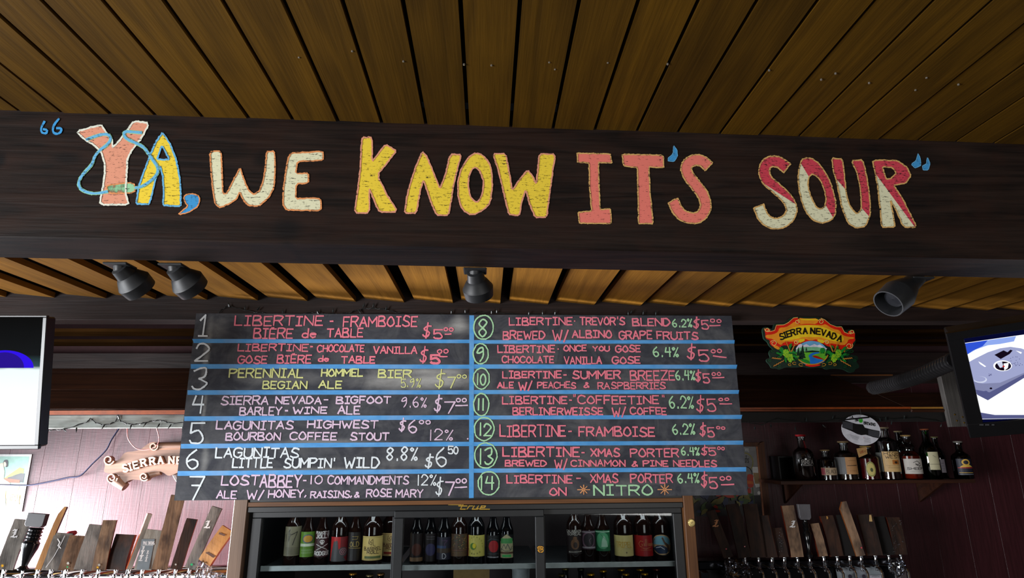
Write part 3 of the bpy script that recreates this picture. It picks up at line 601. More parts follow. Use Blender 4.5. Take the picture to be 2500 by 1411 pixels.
# ------------------------------------------------------------------ fairy lights
GW = plain('dark_green_wire', (18, 22, 20), .6); GB = plain('dark_fairy_bulb', (30, 36, 36), .25)
def fairy(path, Y, bulbs, label, r=.0013, blen=.020, off=None):
    pts = spline([P(x, y, Y) for x, y in path], 5)
    t = thing('string_lights', pts[0], label, 'string lights')
    mb = MB(); mb.tube(pts, r, 5)
    p2 = [p+Vector((0, -.003+.003*math.sin(i*1.9), .003*math.cos(i*1.9))) for i, p in enumerate(pts)]
    mb.tube(p2, r, 5); mb.build('wire', GW, t)
    for (x, y, a) in bulbs:
        p = P(x, y, Y-.004); d = Vector((math.cos(a), -.25, math.sin(a))).normalized()
        mb = MB(); mb.lathe(p, d, [(0, .003), (blen*.5, .0034), (blen*.52, .0026), (blen, .0007)], 7); mb.build('bulb', GB, t, True)
fairy([(530, 768), (548, 752), (565, 749), (600, 757), (640, 764), (700, 768), (760, 764), (800, 766), (845, 765), (880, 755), (915, 753), (950, 758), (985, 766), (1060, 768), (1140, 766), (1190, 761), (1260, 767), (1340, 767), (1420, 769), (1500, 770), (1600, 770), (1700, 771)], RY-.006,
      [(560, 749, 1.8), (598, 756, 1.5), (628, 757, .9), (690, 765, 1.5), (778, 766, 2.0), (813, 763, 1.5), (876, 757, -1.0), (887, 750, 1.3), (911, 750, 1.4), (942, 757, 1.3), (1102, 766, 1.5), (1136, 764, 1.6), (1200, 766, 1.5), (1213, 764, 1.6), (1291, 769, 1.5), (1325, 769, 1.6), (1355, 768, 1.5), (1534, 769, 1.6), (1540, 765, 1.2), (1570, 768, 1.4), (1601, 769, 1.5)],
      'string of unlit fairy lights along the top edge of the chalkboard')

# ------------------------------------------------------------------ canopy roof over the back bar
EY = 2.80
eL, eR = P(120, 998, EY), P(2225, 1001, EY); ez = (eL.z+eR.z)/2
rn = Vector((0, -.775, 1)).normalized(); ro = Vector((0, EY, ez))
CAN = wood('canopy_boards', (46, 24, 14), (76, 42, 24), 0, .55, .7, 1.5, .4, .12)
can = thing('canopy_roof', Vector((0, EY, ez)), 'dark reddish-brown board roof above the back bar with an orange front edge', 'canopy')
def RP(x, y): return PP(x, y, ro, rn)
def rpoly(px, name='roof_board', mt=None):
    mb = MB(); mb.prism([RP(x, y) for x, y in px], rn*-.012); mb.build(name, mt or CAN, can)
for y0, y1 in ((871, 908), (909, 951), (952, 998)): rpoly([(30, y0), (1150, y0-1), (1150, y1-1), (30, y1)])
rpoly([(1151, 914), (2035, 916), (2112, 951), (1151, 950)]); rpoly([(1151, 951.5), (2114, 952.5), (2222, 1000), (1151, 1000)])
rpoly([(2140, 961), (2150, 959), (2420, 957), (2420, 1001), (2228, 1001)])
EDGE = plain('orange_varnished_edge', (158, 74, 26), .45, 0, .2, 30); EDGY = plain('tan_edge', (170, 120, 50), .5)
mb = MB(); a, b = P(20, 998, EY).x, P(2222, 1000, EY).x; mb.box((a, EY-.008, ez-.014), (b, EY+.004, ez+.003)); mb.build('front_edge', EDGE, can)
mb = MB(); mb.box((b+.001, EY-.008, ez-.012), (P(2322, 1002, EY).x, EY+.004, ez+.002)); mb.build('front_edge', EDGY, can)
rg = RP(600, 871); mb = MB(); mb.box((-2.9, rg.y-.004, rg.z), (RP(1150, 871).x, rg.y+.012, rg.z+.008)); mb.build('ridge_strip', plain('pale_ridge_strip', (150, 128, 96), .5), can)
rg = RP(2100, 917); mb = MB(); mb.box((RP(2030, 917).x, rg.y, rg.z), (RP(2180, 917).x, rg.y+.01, rg.z+.006)); mb.build('ridge_strip', plain('brown_ridge_strip', (120, 72, 34), .5), can)
# ledger beam under the eave
LG = wood('weathered_grey_paint', (118, 124, 118), (172, 178, 170), 0, .7, .5, 1.5, .8, 0, .3, blotch=.5, blotc=(70, 66, 58))
zl0 = P(300, 1045, EY+.01).z
mb = MB(); mb.box((P(60, 1030, EY).x, EY+.012, zl0), (P(1120, 1030, EY).x, EY+.06, ez-.016))
tag(mb.build('ledger_beam', LG, bevel=.002), 'weathered pale grey painted beam under the left part of the canopy', 'beam')
mb = MB(); mb.box((P(1121, 1030, EY).x, EY+.012, zl0+.01), (P(2330, 1030, EY).x, EY+.06, ez-.016))
tag(mb.build('ledger_beam', plain('shaded_ledger', (26, 22, 20), .7), bevel=.002), 'right part of the grey beam under the canopy, coloured dark for shade, above the liquor bottles', 'beam')  # same grey beam, its shade on the right put into the colour
# beam ends / far slats seen above the canopy on the left
FS = wood('far_slat_wood', (36, 22, 10), (60, 38, 16), 0, .9, .7, 1.5, .5, .15, .0)
far = thing('slatted_soffit', Vector((0, 2.6, 2.2)), 'brown slats high behind the rear beam, above the canopy', 'soffit')
for i, y in enumerate((2.83, 3.0)):
    mb = MB(); mb.box((-2.9, y, 2.20-.02*i), (3.3, y+.115, 2.215-.02*i)); mb.build('slat', FS, far)
mb = MB(); mb.box((-2.9, 3.1, 1.98), (3.3, 3.14, 2.14)); mb.build('fascia', M_beam2, far)
# fairy lights left / right
fairy([(104, 1055), (125, 1050), (160, 1047), (212, 1030), (222, 1022), (235, 1032), (260, 1037), (283, 1028), (288, 1014), (296, 1028), (320, 1036), (345, 1034), (372, 1028), (395, 1027), (420, 1033), (456, 1031)], EY+.006,
      [(108, 1046, -1.0), (155, 1047, -.6), (187, 1044, -1.3), (256, 1036, -1.9), (321, 1036, -1.6), (358, 1031, -2.0), (390, 1034, -1.9), (418, 1036, -2.0), (447, 1042, -1.5), (291, 1022, 1.9)], 'unlit fairy lights draped along the pale grey beam at the left', .0016, .024)
fairy([(1825, 1030), (1860, 1036), (1900, 1022), (1960, 1030), (2010, 1028), (2060, 1020), (2130, 1018), (2180, 1022), (2240, 1020), (2300, 1030)], EY+.006,
      [(1843, 1048, 1.6), (1882, 1043, 1.5), (1942, 1050, 1.6), (1969, 1028, 1.6), (2008, 1037, -.9), (2032, 1022, 1.2), (2150, 1028, 1.9), (2163, 1026, 1.6), (2208, 1023, 1.6), (2176, 1036, 1.4), (2296, 1042, 1.2)], 'unlit fairy lights hanging above the liquor bottles at the right', .0014, .018)

# ------------------------------------------------------------------ cables on the left wall
def cable(path, Y, r, mt, label):
    mb = MB(); mb.tube(spline([P(x, y, Y) for x, y in path], 6), r, 8); tag(mb.build('cable', mt, None, True), label, 'cable')
cable([(-40, 1182), (20, 1184), (75, 1184), (130, 1174), (165, 1166), (196, 1161), (225, 1133), (258, 1100), (272, 1074), (292, 1044)], WY-.02, .0036, plain('navy_cable', (26, 30, 58), .4), 'dark blue cable running from the canopy down across the wall to the poster')
cable([(311, 1044), (312, 1068), (322, 1085), (336, 1096), (356, 1098), (376, 1093), (387, 1080), (387, 1062), (381, 1042)], WY-.075, .0022, plain('pink_cable', (196, 120, 116), .3), 'thin pinkish cable looped over the carved wooden sign')

# ------------------------------------------------------------------ carved wooden sign
CC = crop(230, 1050, 8.817)
CW = wood('carved_sign_wood', (104, 72, 54), (152, 114, 90), 0, .45, .5, 1.2, .3, 0, .4); CWL = plain('carved_letter_wood', (176, 138, 118), .45)
SY = 3.085
def S_(x, y, off=0): q = CC([(x, y)])[0]; return P(q[0], q[1], SY)-Vector((0, off, 0))
sign = thing('carved_sign', S_(1400, 1000), 'carved wooden scroll sign on the left wall, half hidden by the chalkboard', 'sign')
outl = [(225, 690), (380, 690), (540, 640), (650, 470), (850, 460), (1000, 420), (1100, 330), (1230, 250), (1380, 260), (1400, 350), (1870, 300), (2250, 300), (2500, 380), (2560, 700), (2400, 900), (2000, 880), (1880, 870), (1680, 970), (1580, 985), (1500, 920), (1400, 880), (1180, 940), (1150, 1080), (1000, 1080), (850, 1060), (740, 1080), (650, 1150), (580, 1060), (520, 940), (330, 940), (195, 900), (235, 780)]
mb = MB(); mb.prism([S_(x, y) for x, y in chaikin(outl, 2)], (0, .035, 0)); mb.build('plaque', CW, sign, bevel=0)
def spiral(cx, cy_, r, turns, a0, sgn=1, name='scroll_curl', depth=.03, w=26):
    pts = []
    for i in range(int(26*turns)+1):
        a = a0+sgn*2*math.pi*i/26; rr = r*(1-.72*i/(26*turns)); pts.append((cx+rr*math.cos(a), cy_+rr*math.sin(a)))
    mb = MB()
    for a, b in zip(pts, pts[1:]):
        dx, dy = b[0]-a[0], b[1]-a[1]; l = math.hypot(dx, dy); nx, ny = -dy/l*w/2, dx/l*w/2
        mb.prism([S_(a[0]+nx, a[1]+ny, .012), S_(b[0]+nx, b[1]+ny, .012), S_(b[0]-nx, b[1]-ny, .012), S_(a[0]-nx, a[1]-ny, .012)], (0, depth, 0))
    mb.build(name, CWL, sign)
spiral(335, 640, 115, 1.3, .2); spiral(405, 1030, 120, 1.5, 0, 1); spiral(1095, 1000, 95, 1.4, .6); spiral(1300, 350, 95, 1.4, -.3)
def roll(a, b, ra, rb, name='scroll_roll'):
    A, B = S_(*a, -.012), S_(*b, -.012); mb = MB(); mb.lathe(A, B-A, [(0, ra), ((B-A).length, rb)], 18); mb.build(name, CW, sign, True)
roll((1400, 350), (2200, 340), .020, .020); roll((1190, 960), (1410, 910), .016, .013); roll((450, 1080), (640, 1230), .026, .020)
mb = MB()
def mpS(cx, cy_, rot):
    c, s = math.cos(rot), math.sin(rot)
    return lambda x, y: S_(cx+x*c-y*s, cy_+x*s+y*c, .016)
for ch, x, y, r in (('S', 695, 820, -.30), ('I', 808, 790, -.27), ('E', 925, 752, -.24), ('R', 1090, 700, -.18), ('R', 1280, 668, -.12), ('A', 1455, 648, -.06), ('N', 1690, 645, 0), ('E', 1860, 650, .05)):
    lb = MB(); wd = 50 if ch == 'I' else 100
    text(lb, ch, -wd/2+8, wd/2+8, -72, 72, 36, mpS(x, y, r), serif=30)
    k = len(lb.v)
    nb = MB()
    for f in lb.f: nb.prism([lb.v[i] for i in f], (0, .016, 0))
    nb.build('raised_letter', CWL, sign)

# ------------------------------------------------------------------ poster on the left wall
PY = WY-.004
def Q(x, y, off=0): return P(x, y, PY)-Vector((0, off, 0))
C5 = crop(0, 1090, 7.84)
def flat(mb, pts, mi, off, cv, pl): mb.face([pl(x, y, off) for x, y in cv(pts)], mi)
poster = thing('poster', Q(-20, 1250), 'white-bordered colour poster reading IPA on the left wall', 'poster')
mb = MB(); mb.prism([Q(x, y) for x, y in [(-62, 1109), (78, 1109), (53, 1250), (-98, 1250)]], (0, .002, 0)); mb.build('sheet', plain('poster_white', (168, 170, 168), .6), poster)
pm = [plain('poster_'+n, c, .5) for n, c in (('aqua', (112, 148, 136)), ('green', (124, 140, 60)), ('grey', (52, 56, 58)), ('orange', (170, 78, 50)), ('skin', (164, 156, 136)), ('hair', (24, 24, 30)), ('yellow', (168, 142, 72)), ('blue', (92, 122, 148)), ('ink', (30, 24, 38)))]
mb = MB(); k = .0002
flat(mb, [(-420, 190), (560, 190), (415, 1180), (-560, 1180)], 0, k, C5, Q)
flat(mb, [(90, 600), (200, 520), (380, 400), (460, 430), (440, 640), (60, 640)], 1, 2*k, C5, Q)
flat(mb, [(150, 590), (230, 570), (300, 540), (400, 510), (475, 520), (445, 690), (380, 680), (140, 620)], 2, 3*k, C5, Q)
flat(mb, [(-500, 780), (470, 760), (415, 1180), (-560, 1180)], 6, 2*k, C5, Q)
flat(mb, [(90, 605), (380, 640), (375, 700), (60, 680)], 3, 4*k, C5, Q)
flat(mb, [(150, 740), (380, 760), (340, 840), (160, 860)], 7, 5*k, C5, Q)
flat(mb, [(-60, 340), (60, 310), (90, 480), (75, 620), (200, 700), (180, 760), (-60, 720)], 4, 5*k, C5, Q)
flat(mb, chaikin([(75, 270), (110, 250), (155, 270), (150, 390), (110, 400), (60, 330)], 1), 5, 6*k, C5, Q)
flat(mb, chaikin([(70, 300), (110, 290), (130, 350), (100, 400), (75, 370)], 1), 4, 7*k, C5, Q)
flat(mb, [(40, 880), (110, 850), (100, 1000), (30, 1000)], 4, 6*k, C5, Q); flat(mb, [(28, 990), (108, 990), (108, 1130), (50, 1140)], 7, 7*k, C5, Q)
mb.build('picture', pm, poster, 'flat')
mb = MB(); flat(mb, [(150, 915), (385, 935), (360, 1090), (125, 1080)], 0, 7*k, C5, Q); flat(mb, [(125, 1080), (360, 1090), (375, 1050), (370, 1110), (115, 1112)], 1, 8*k, C5, Q)
def mpq(x, y): q = C5([(x, y)])[0]; return Q(q[0], q[1], 9*k)
text(mb, 'IPA', 165, 335, 940, 1045, 15, mpq, 1, 0, .18, serif=14); mb.build('beer_crate', [pm[6], pm[8]], poster, 'flat')

# round tin / plate peeking out behind the board
c = P(462, 1143, WY-.032); mb = MB(); mb.lathe(c+Vector((0, .03, 0)), (0, -1, 0), [(0, .076), (.03, .082), (.034, .079), (.030, .070), (.012, .066), (.010, .001)], 40)
tag(mb.build('metal_plate', plain('white_enamel', (206, 204, 208), .25), None, True), 'round pale metal plate peeking out behind the left edge of the chalkboard', 'plate')

# ------------------------------------------------------------------ televisions
def tv(A, B, C, W, thick, bez, label, screen, side=-1, back=.05):
    """A top corner, B bottom corner on the same side, C a point along the top edge"""
    up = (A-B).normalized(); wv = (C-A); wv = (wv-up*wv.dot(up)).normalized(); H = (A-B).length
    n = wv.cross(up); n = n if n.y < 0 else -n                 # towards the viewer
    t = thing('television', B+wv*W/2, label, 'television')
    def M(a, b, c): return B+wv*a+up*b+n*c
    def bx(name, a0, a1, b0, b1, c0, c1, mt, bev=.0):
        mb = MB(); k = 0
        for a in (a0, a1):
            for b in (b0, b1):
                for c in (c0, c1): mb.v.append(M(a, b, c))
        for f in ((0, 1, 3, 2), (4, 6, 7, 5), (0, 4, 5, 1), (2, 3, 7, 6), (0, 2, 6, 4), (1, 5, 7, 3)): mb.f.append(f); mb.m.append(0)
        return mb.build(name, mt, t, bevel=bev)
    bx('housing', .004, W-.004, .004, H-.004, -thick, -.006, BLK, .004)
    for nm, q in (('bezel_top', (0, W, H-bez[0], H)), ('bezel_bottom', (0, W, 0, bez[1])), ('bezel_side', (0, bez[2], bez[1], H-bez[0])), ('bezel_side', (W-bez[2], W, bez[1], H-bez[0]))):
        bx(nm, *q, -.006, .006, GLOSSBLK, .0015)
    screen(t, M, bez[2], W-bez[2], bez[1], H-bez[0]); return t, M, H
def em(name, c, e):
    if name in MATS: return MATS[name]
    m, N, L, b = nodes(name); N.remove(b); x = N.new('ShaderNodeEmission'); x.inputs[0].default_value = srgb(c); x.inputs[1].default_value = e
    g = N.new('ShaderNodeBsdfGlossy'); g.inputs['Roughness'].default_value = .05; a = N.new('ShaderNodeMixShader'); a.inputs[0].default_value = .0
    L.new(x.outputs[0], a.inputs[1]); L.new(g.outputs[0], a.inputs[2]); L.new(a.outputs[0], N['Material Output'].inputs[0]); MATS[name] = m; return m
A1 = P(118, 770, 1.80); B1 = P(97, 1096, 1.87); C1 = P(0, 768, 1.80)
def scr_left(t, M, a0, a1, b0, b1):
    # programme plus painted window reflection: black above, bright below
    m, N, L, b = nodes('left_screen'); N.remove(b)
    g = N.new('ShaderNodeTexCoord'); sp_ = N.new('ShaderNodeSeparateXYZ'); L.new(g.outputs['Generated'], sp_.inputs[0])
    nz = noise(N, L, coords(N, L, (1, 1, 1), False), 9, 2)
    r = ramp(N, L, math_(N, L, 'ADD', sp_.outputs[2], math_(N, L, 'MULTIPLY', math_(N, L, 'SUBTRACT', nz, .5), .05)), [(.0, (.9, .92, 1, 1)), (.30, (.93, .96, 1, 1)), (.585, (.80, .92, .92, 1)), (.615, (.03, .07, .08, 1)), (.70, (.008, .009, .01, 1)), (1, (.004, .004, .004, 1))])
    e = N.new('ShaderNodeEmission'); L.new(r, e.inputs[0]); e.inputs[1].default_value = 1.15; L.new(e.outputs[0], N['Material Output'].inputs[0])
    mb = MB(); mb.face([M(a0, b0, .0), M(a1, b0, 0), M(a1, b1, 0), M(a0, b1, 0)]); s = mb.build('screen', m, t, 'flat')
    mb = MB(); h = b1-b0; cx = a0+.105; cz = b0+h*.6
    mb.face([M(cx+math.cos(a)*.085, cz+math.sin(a)*.052, .001) for a in [math.pi*i/20 for i in range(21)]], 0)
    mb.face([M(cx+math.cos(a)*.058, cz+math.sin(a)*.046, .002) for a in [math.pi*i/20 for i in range(21)]], 1)
    mb.build('screen_picture', [em('screen_blue_arc', (50, 22, 235), 1), em('screen_indigo', (44, 24, 150), .9)], t, 'flat')
tv(A1, B1, C1, .75, .04, (.006, .012, .012), 'television at the left edge black above, bright picture and painted window reflection below', scr_left)
# glossy silver rim of the left set is part of its bezel look
# right television
C6 = crop(2280, 760, 4.705)
def pxr(x, y): return C6([(x, y)])[0]
A2 = P(*pxr(135, 250), 1.78); B2 = P(2368, 1068, 1.93); C2 = P(2500, 783, 1.6728)
def scr_right(t, M, a0, a1, b0, b1):
    o = M(0, 0, 0); n = (M(0, 0, 1)-o)
    def PX(x, y, off): q = pxr(x, y); return PP(q[0], q[1], M(0, 0, off), n)
    mb = MB(); mb.face([M(a0, b0, 0), M(a1, b0, 0), M(a1, b1, 0), M(a0, b1, 0)]); mb.build('screen', em('screen_navy', (10, 14, 60), .6), t, 'flat')
    ms = [em('scr_'+n, c, e) for n, c, e in (('white', (250, 252, 255), 1.15), ('blue', (48, 84, 214), 1), ('lilac', (160, 166, 206), 1), ('grey', (134, 138, 176), .95), ('dark', (24, 14, 30), .8), ('mid', (96, 100, 150), .8), ('pale', (208, 214, 236), 1), ('sky', (146, 172, 240), 1), ('red', (190, 40, 40), 1))]
    mb = MB()
    L_ = lambda pts, mi, k: mb.face([PX(x, y, .0006*k+.0006) for x, y in pts], mi)
    L_([(305, 370), (1400, 215), (2500, 60), (2500, 1210), (1400, 1225), (510, 1240)], 0, 0)
    L_([(312, 375), (945, 285), (920, 345), (760, 375), (620, 390), (480, 440), (345, 520)], 7, 1)
    L_([(312, 375), (620, 332), (560, 400), (450, 450), (345, 520)], 1, 2)
    L_([(370, 600), (480, 540), (620, 470), (760, 425), (880, 408), (1000, 425), (1100, 460), (1400, 420), (1400, 560), (1100, 725), (620, 1022), (500, 960), (435, 880)], 2, 2)
    L_([(420, 800), (560, 830), (760, 820), (1100, 680), (1400, 520), (1400, 560), (1100, 725), (620, 1022), (500, 960), (435, 880)], 3, 3)
    L_([(480, 900), (640, 930), (1100, 690), (1400, 530), (1400, 560), (1100, 725), (620, 1022), (500, 960)], 5, 4)
    L_([(695, 500), (800, 448), (845, 470), (880, 440), (905, 450), (870, 490), (768, 548)], 4, 4)
    L_(ell(790, 625, 108, 62, 28), 0, 4); L_(ell(795, 628, 92, 52, 28), 4, 5); L_([(720, 590), (780, 570), (800, 640), (760, 650)], 6, 6); L_([(800, 600), (860, 590), (850, 650), (810, 680)], 0, 6); L_(ell(800, 632, 14, 10, 10), 8, 7)
    L_(ell(535, 785, 75, 38, 24), 6, 4); L_(ell(528, 778, 66, 30, 24), 2, 5)
    L_(ell(655, 885, 16, 11, 12), 4, 5); L_(ell(595, 922, 22, 9, 12), 5, 5)
    L_([(510, 575), (540, 590), (600, 632), (585, 640), (530, 605)], 0, 4); L_([(940, 450), (1010, 470), (1000, 490)], 0, 4)
    L_([(495, 1155), (700, 1190), (1035, 1190), (1400, 1180), (1400, 1225), (510, 1235)], 5, 2)
    for i in range(26): x = 870+random.uniform(0, 160); y = 530+random.uniform(0, 110)-(x-870)*.1; L_(ell(x, y, 6, 4, 6), 5, 5)
    for i in range(10): x = 640+random.uniform(0, 40); L_(ell(x-20, 730+random.uniform(-12, 12), 8, 3, 6), 5, 5)
    mb.build('screen_picture', ms, t, 'flat')
    mb = MB(); g = em('glowing_badge_print', (120, 120, 126), .25)  # printed badges given a weak glow of their own
    for x in (525, 590, 665):
        for j in range(3 if x < 660 else 2): L_((lambda q: q)([(x+j*16, 1298), (x+j*16+12, 1296), (x+j*16+12, 1310), (x+j*16, 1312)]), 0, 12)
    mb.build('badges', g, t, 'flat')
tv(A2, B2, C2, .62, .06, (.026, .050, .042), 'television at the right edge showing a silver appliance control panel on blue and white', scr_right)
tvw = [o for o in bpy.data.objects if o.name.startswith('television')]

# wrapped arm behind the right television
pa, pb_ = P(2130, 948, 2.62), P(2330, 880, 1.98)
t = thing('wall_bracket', pa, 'black spiral-wrapped bracket arm reaching to the right television', 'bracket')
mb = MB(); mb.tube([pa+(pb_-pa)*(i/12)+Vector((0, 0, -.012*math.sin(math.pi*i/12))) for i in range(13)], .024, 12); mb.build('arm', BLK, t, True)
hx = []; d = pb_-pa; u_, v_ = basis(d)
for i in range(34*10+1):
    s_ = i/340; an = 2*math.pi*i/10; hx.append(pa+d*s_+Vector((0, 0, -.012*math.sin(math.pi*s_)))+(u_*math.cos(an)+v_*math.sin(an))*.026)
mb = MB(); mb.tube(hx, .0048, 5); mb.build('spiral_wrap', plain('black_spiral_wrap', (34, 33, 34), .25), t, True)
# grey weathered hanger board behind the right TV
HY = 2.76; q = [P(2325, 1042, HY), P(2362, 1041, HY), P(2334, 906, HY), P(2296, 909, HY)]
GP = wood('grey_weathered_post', (58, 56, 54), (108, 104, 100), 2, .8, .8, 1.5, 1, 0, .2)
t = thing('hanger_board', q[0], 'weathered grey board with brass screws left of the right television', 'board')
mb = MB(); mb.prism(q, (0, .03, 0)); mb.build('board', GP, t)
for (x, y) in ((2331, 1012), (2350, 1018), (2336, 1027), (2354, 1032)):
    c = P(x, y, HY); mb = MB(); mb.lathe(c+Vector((0, .002, 0)), (0, -1, 0), [(0, .004), (.003, .004), (.0045, .002)], 10); mb.build('screw', plain('brass', (190, 150, 60), .3, 1), t, True)
# ================================================================== COLOURED TIN SIGN
C7 = crop(1840, 760, 8.818); TY = 2.436
def T_(x, y, off=0): q = C7([(x, y)])[0]; return P(q[0], q[1], TY)-Vector((0, off, 0))
tin = thing('tin_sign', T_(1240, 1250), 'colourful die-cut brewery sign with river, hops and an orange banner', 'sign')
ol = [(180, 400), (210, 345), (260, 335), (330, 350), (400, 400), (440, 260), (520, 265), (640, 250), (740, 180), (850, 105), (1000, 120), (1400, 125), (1500, 150), (1620, 240), (1760, 310), (1890, 300), (1960, 430), (2000, 400), (2100, 385), (2190, 440), (2185, 560), (2205, 640), (2160, 760), (2060, 880), (2120, 950), (2230, 950), (2260, 1040), (2200, 1080), (2270, 1150), (2270, 1220), (2180, 1250), (2160, 1310), (2060, 1320), (1980, 1270), (1900, 1240), (1700, 1230), (1560, 1260), (1480, 1200), (1200, 1225), (1080, 1190), (900, 1215), (700, 1200), (560, 1260), (500, 1230), (380, 1230), (350, 1150), (270, 1080), (280, 1020), (370, 1000), (320, 900), (360, 820), (430, 830), (330, 740), (300, 660), (215, 600), (200, 520)]
mb = MB(); mb.prism([T_(x, y) for x, y in chaikin(ol, 2)], (0, .006, 0)); mb.build('backing', plain('sign_dark_green', (14, 40, 28), .4), tin)
tm = {n: plain('sign_'+n, c, .35, 0, .16, 30) for n, c in dict(red=(226, 34, 12), dred=(170, 20, 16), orange=(248, 150, 34), yellow=(252, 206, 34), cream=(252, 214, 120), black=(10, 8, 6), sky=(110, 176, 222), snow=(226, 222, 240), hill=(120, 190, 140), forest=(10, 42, 28), grass=(96, 176, 44), river=(26, 112, 204), gold=(196, 140, 34), leaf=(24, 132, 44), hop=(150, 200, 40), wheat=(206, 132, 50), dleaf=(10, 78, 34)).items()}
tk = list(tm); tmats = [tm[k] for k in tk]
def TL_(mb, pts, c, k, sm=1): 
    pts = chaikin(pts, sm) if sm else pts; mb.poly([[T_(x, y, .0005*k) for x, y in pts]], tk.index(c))
mb = MB()
TL_(mb, [(215, 365), (350, 370), (350, 420), (440, 420), (480, 290), (640, 290), (740, 240), (850, 140), (940, 130), (1010, 220), (1370, 220), (1440, 145), (1530, 190), (1640, 280), (1780, 335), (1880, 335), (1945, 450), (2030, 490), (2030, 430), (2100, 410), (2180, 450), (2175, 560), (2190, 630), (2130, 680), (2130, 780), (2020, 840), (1950, 890), (1880, 820), (1600, 760), (1500, 700), (1370, 660), (1230, 660), (1100, 650), (960, 720), (860, 760), (600, 720), (560, 830), (430, 770), (340, 700), (350, 620), (250, 590), (250, 450)], 'red', 1)
TL_(mb, [(250, 510), (420, 500), (530, 440), (540, 355), (690, 345), (800, 280), (880, 215), (930, 290), (1370, 290), (1480, 300), (1540, 270), (1700, 380), (1850, 405), (1895, 505), (2020, 550), (2165, 560), (2160, 590), (2040, 600), (2010, 680), (1940, 740), (1700, 690), (1600, 700), (1360, 590), (1230, 640), (1090, 585), (880, 650), (640, 660), (600, 730), (530, 700), (430, 600), (260, 575)], 'orange', 2)
TL_(mb, [(560, 610), (600, 450), (900, 330), (1200, 290), (1500, 330), (1800, 470), (1960, 560), (1900, 680), (1700, 640), (1560, 600), (1400, 550), (1230, 560), (1080, 550), (900, 600), (640, 640)], 'yellow', 3, 2)
TL_(mb, [(950, 138), (1120, 160), (1400, 150), (1365, 282), (1150, 265), (975, 285)], 'orange', 3); TL_(mb, [(1000, 160), (1380, 165), (1370, 200), (1010, 195)], 'yellow', 4)
TL_(mb, [(960, 605), (1090, 585), (1100, 640), (960, 690)], 'yellow', 4); TL_(mb, [(1370, 595), (1520, 625), (1500, 700), (1365, 650)], 'yellow', 4)
TL_(mb, [(400, 740), (520, 740), (600, 850), (470, 810)], 'orange', 4); TL_(mb, [(1990, 790), (2060, 830), (1945, 895), (1900, 830)], 'orange', 4)
mb.build('banner', tmats, tin, 'flat')
mb = MB(); mpt = lambda off: (lambda x, y: T_(x, y, off))
for (cx, cy_, r, a) in ((930, 225, 52, -1.2), (1440, 225, 60, 3.6), (425, 690, 72, 3.6), (2050, 745, 78, -.6), (905, 665, 52, -.8), (1565, 670, 52, 3.4), (290, 398, 52, 0), (2110, 448, 52, 2)):
    pts = [(cx+r*(1-.6*i/26)*math.cos(a+i*.29), cy_+r*(1-.6*i/26)*math.sin(a+i*.29)*.9) for i in range(27)]
    mb = MB(); ribbon(mb, pts, 13, mpt(.0030), 0); mb.build('scroll_trim', tm['cream'], tin, 'flat')
for pts in ([(220, 375), (250, 430), (350, 440), (450, 410), (480, 300), (640, 295), (740, 245), (850, 145), (940, 135)], [(1440, 150), (1530, 190), (1640, 285), (1780, 338), (1885, 338), (1945, 450), (2030, 485), (2160, 470)]): mb = MB(); ribbon(mb, pts, 9, mpt(.0032), 0); mb.build('edge_trim', tm['cream'], tin, 'flat')
mb = MB()
for ch, x, y, r in (('S', 595, 545, -.36), ('I', 668, 515, -.32), ('E', 748, 487, -.28), ('R', 838, 458, -.2), ('R', 965, 432, -.13), ('A', 1098, 425, -.06), ('N', 1262, 425, .03), ('E', 1385, 436, .1), ('V', 1495, 462, .16), ('A', 1610, 498, .22), ('D', 1722, 540, .26), ('A', 1845, 588, .3)):
    c_, s_ = math.cos(r), math.sin(r); wd = 30 if ch == 'I' else 86
    f = lambda X, Y, x=x, y=y, c_=c_, s_=s_: T_(x+X*c_-Y*s_, y+X*s_+Y*c_, .0034)
    text(mb, ch, -wd/2, wd/2, -62, 62, 26, f, tk.index('black'), serif=15)
mb.build('lettering', tmats, tin, 'flat')
mb = MB()
TL_(mb, ell(1240, 900, 345, 262, 40), 'sky', 4, 0)
TL_(mb, [(905, 800), (960, 720), (1010, 700), (1060, 735), (1130, 705), (1200, 750), (1300, 705), (1360, 735), (1420, 715), (1500, 770), (1575, 800), (1560, 850), (910, 850)], 'snow', 5, 0)
TL_(mb, [(900, 830), (1000, 770), (1200, 770), (1400, 770), (1580, 830), (1580, 900), (900, 900)], 'hill', 6)
TL_(mb, [(895, 870), (1580, 850), (1585, 930), (1500, 1100), (1240, 1155), (980, 1100), (895, 950)], 'grass', 7)
TL_(mb, [(1100, 860), (1250, 845), (1400, 860), (1400, 880), (1100, 890)], 'forest', 8, 0)
TL_(mb, [(1400, 880), (1250, 890), (1160, 960), (1200, 1010), (1200, 1140), (1280, 1160), (1420, 1130), (1530, 1075), (1500, 1050), (1330, 1020), (1230, 970), (1290, 930), (1420, 900)], 'river', 8)
TL_(mb, [(1240, 965), (1330, 950), (1480, 1030), (1540, 1050), (1430, 1035), (1320, 1010)], 'dred', 9)
for (x, y, w_, h_) in ((1040, 1010, 130, 290), (950, 960, 90, 190), (1000, 1040, 120, 200), (1560, 960, 80, 160), (1470, 910, 90, 110), (1120, 850, 40, 80)):
    p = [(x, y-h_)]; 
    for i in range(1, 6): p += [(x+w_*i/9, y-h_+h_*i/5), (x+w_*i/14, y-h_+h_*i/5)]
    p += [(x-(a-x), b) for a, b in p[:0:-1]]
    TL_(mb, p, 'forest', 9, 0)
TL_(mb, [(1420, 800), (1500, 780), (1530, 850), (1470, 920), (1410, 880)], 'leaf', 10)
TL_(mb, [(975, 1060), (1080, 1030), (1190, 1080), (1195, 1150), (1100, 1130)], 'leaf', 10)
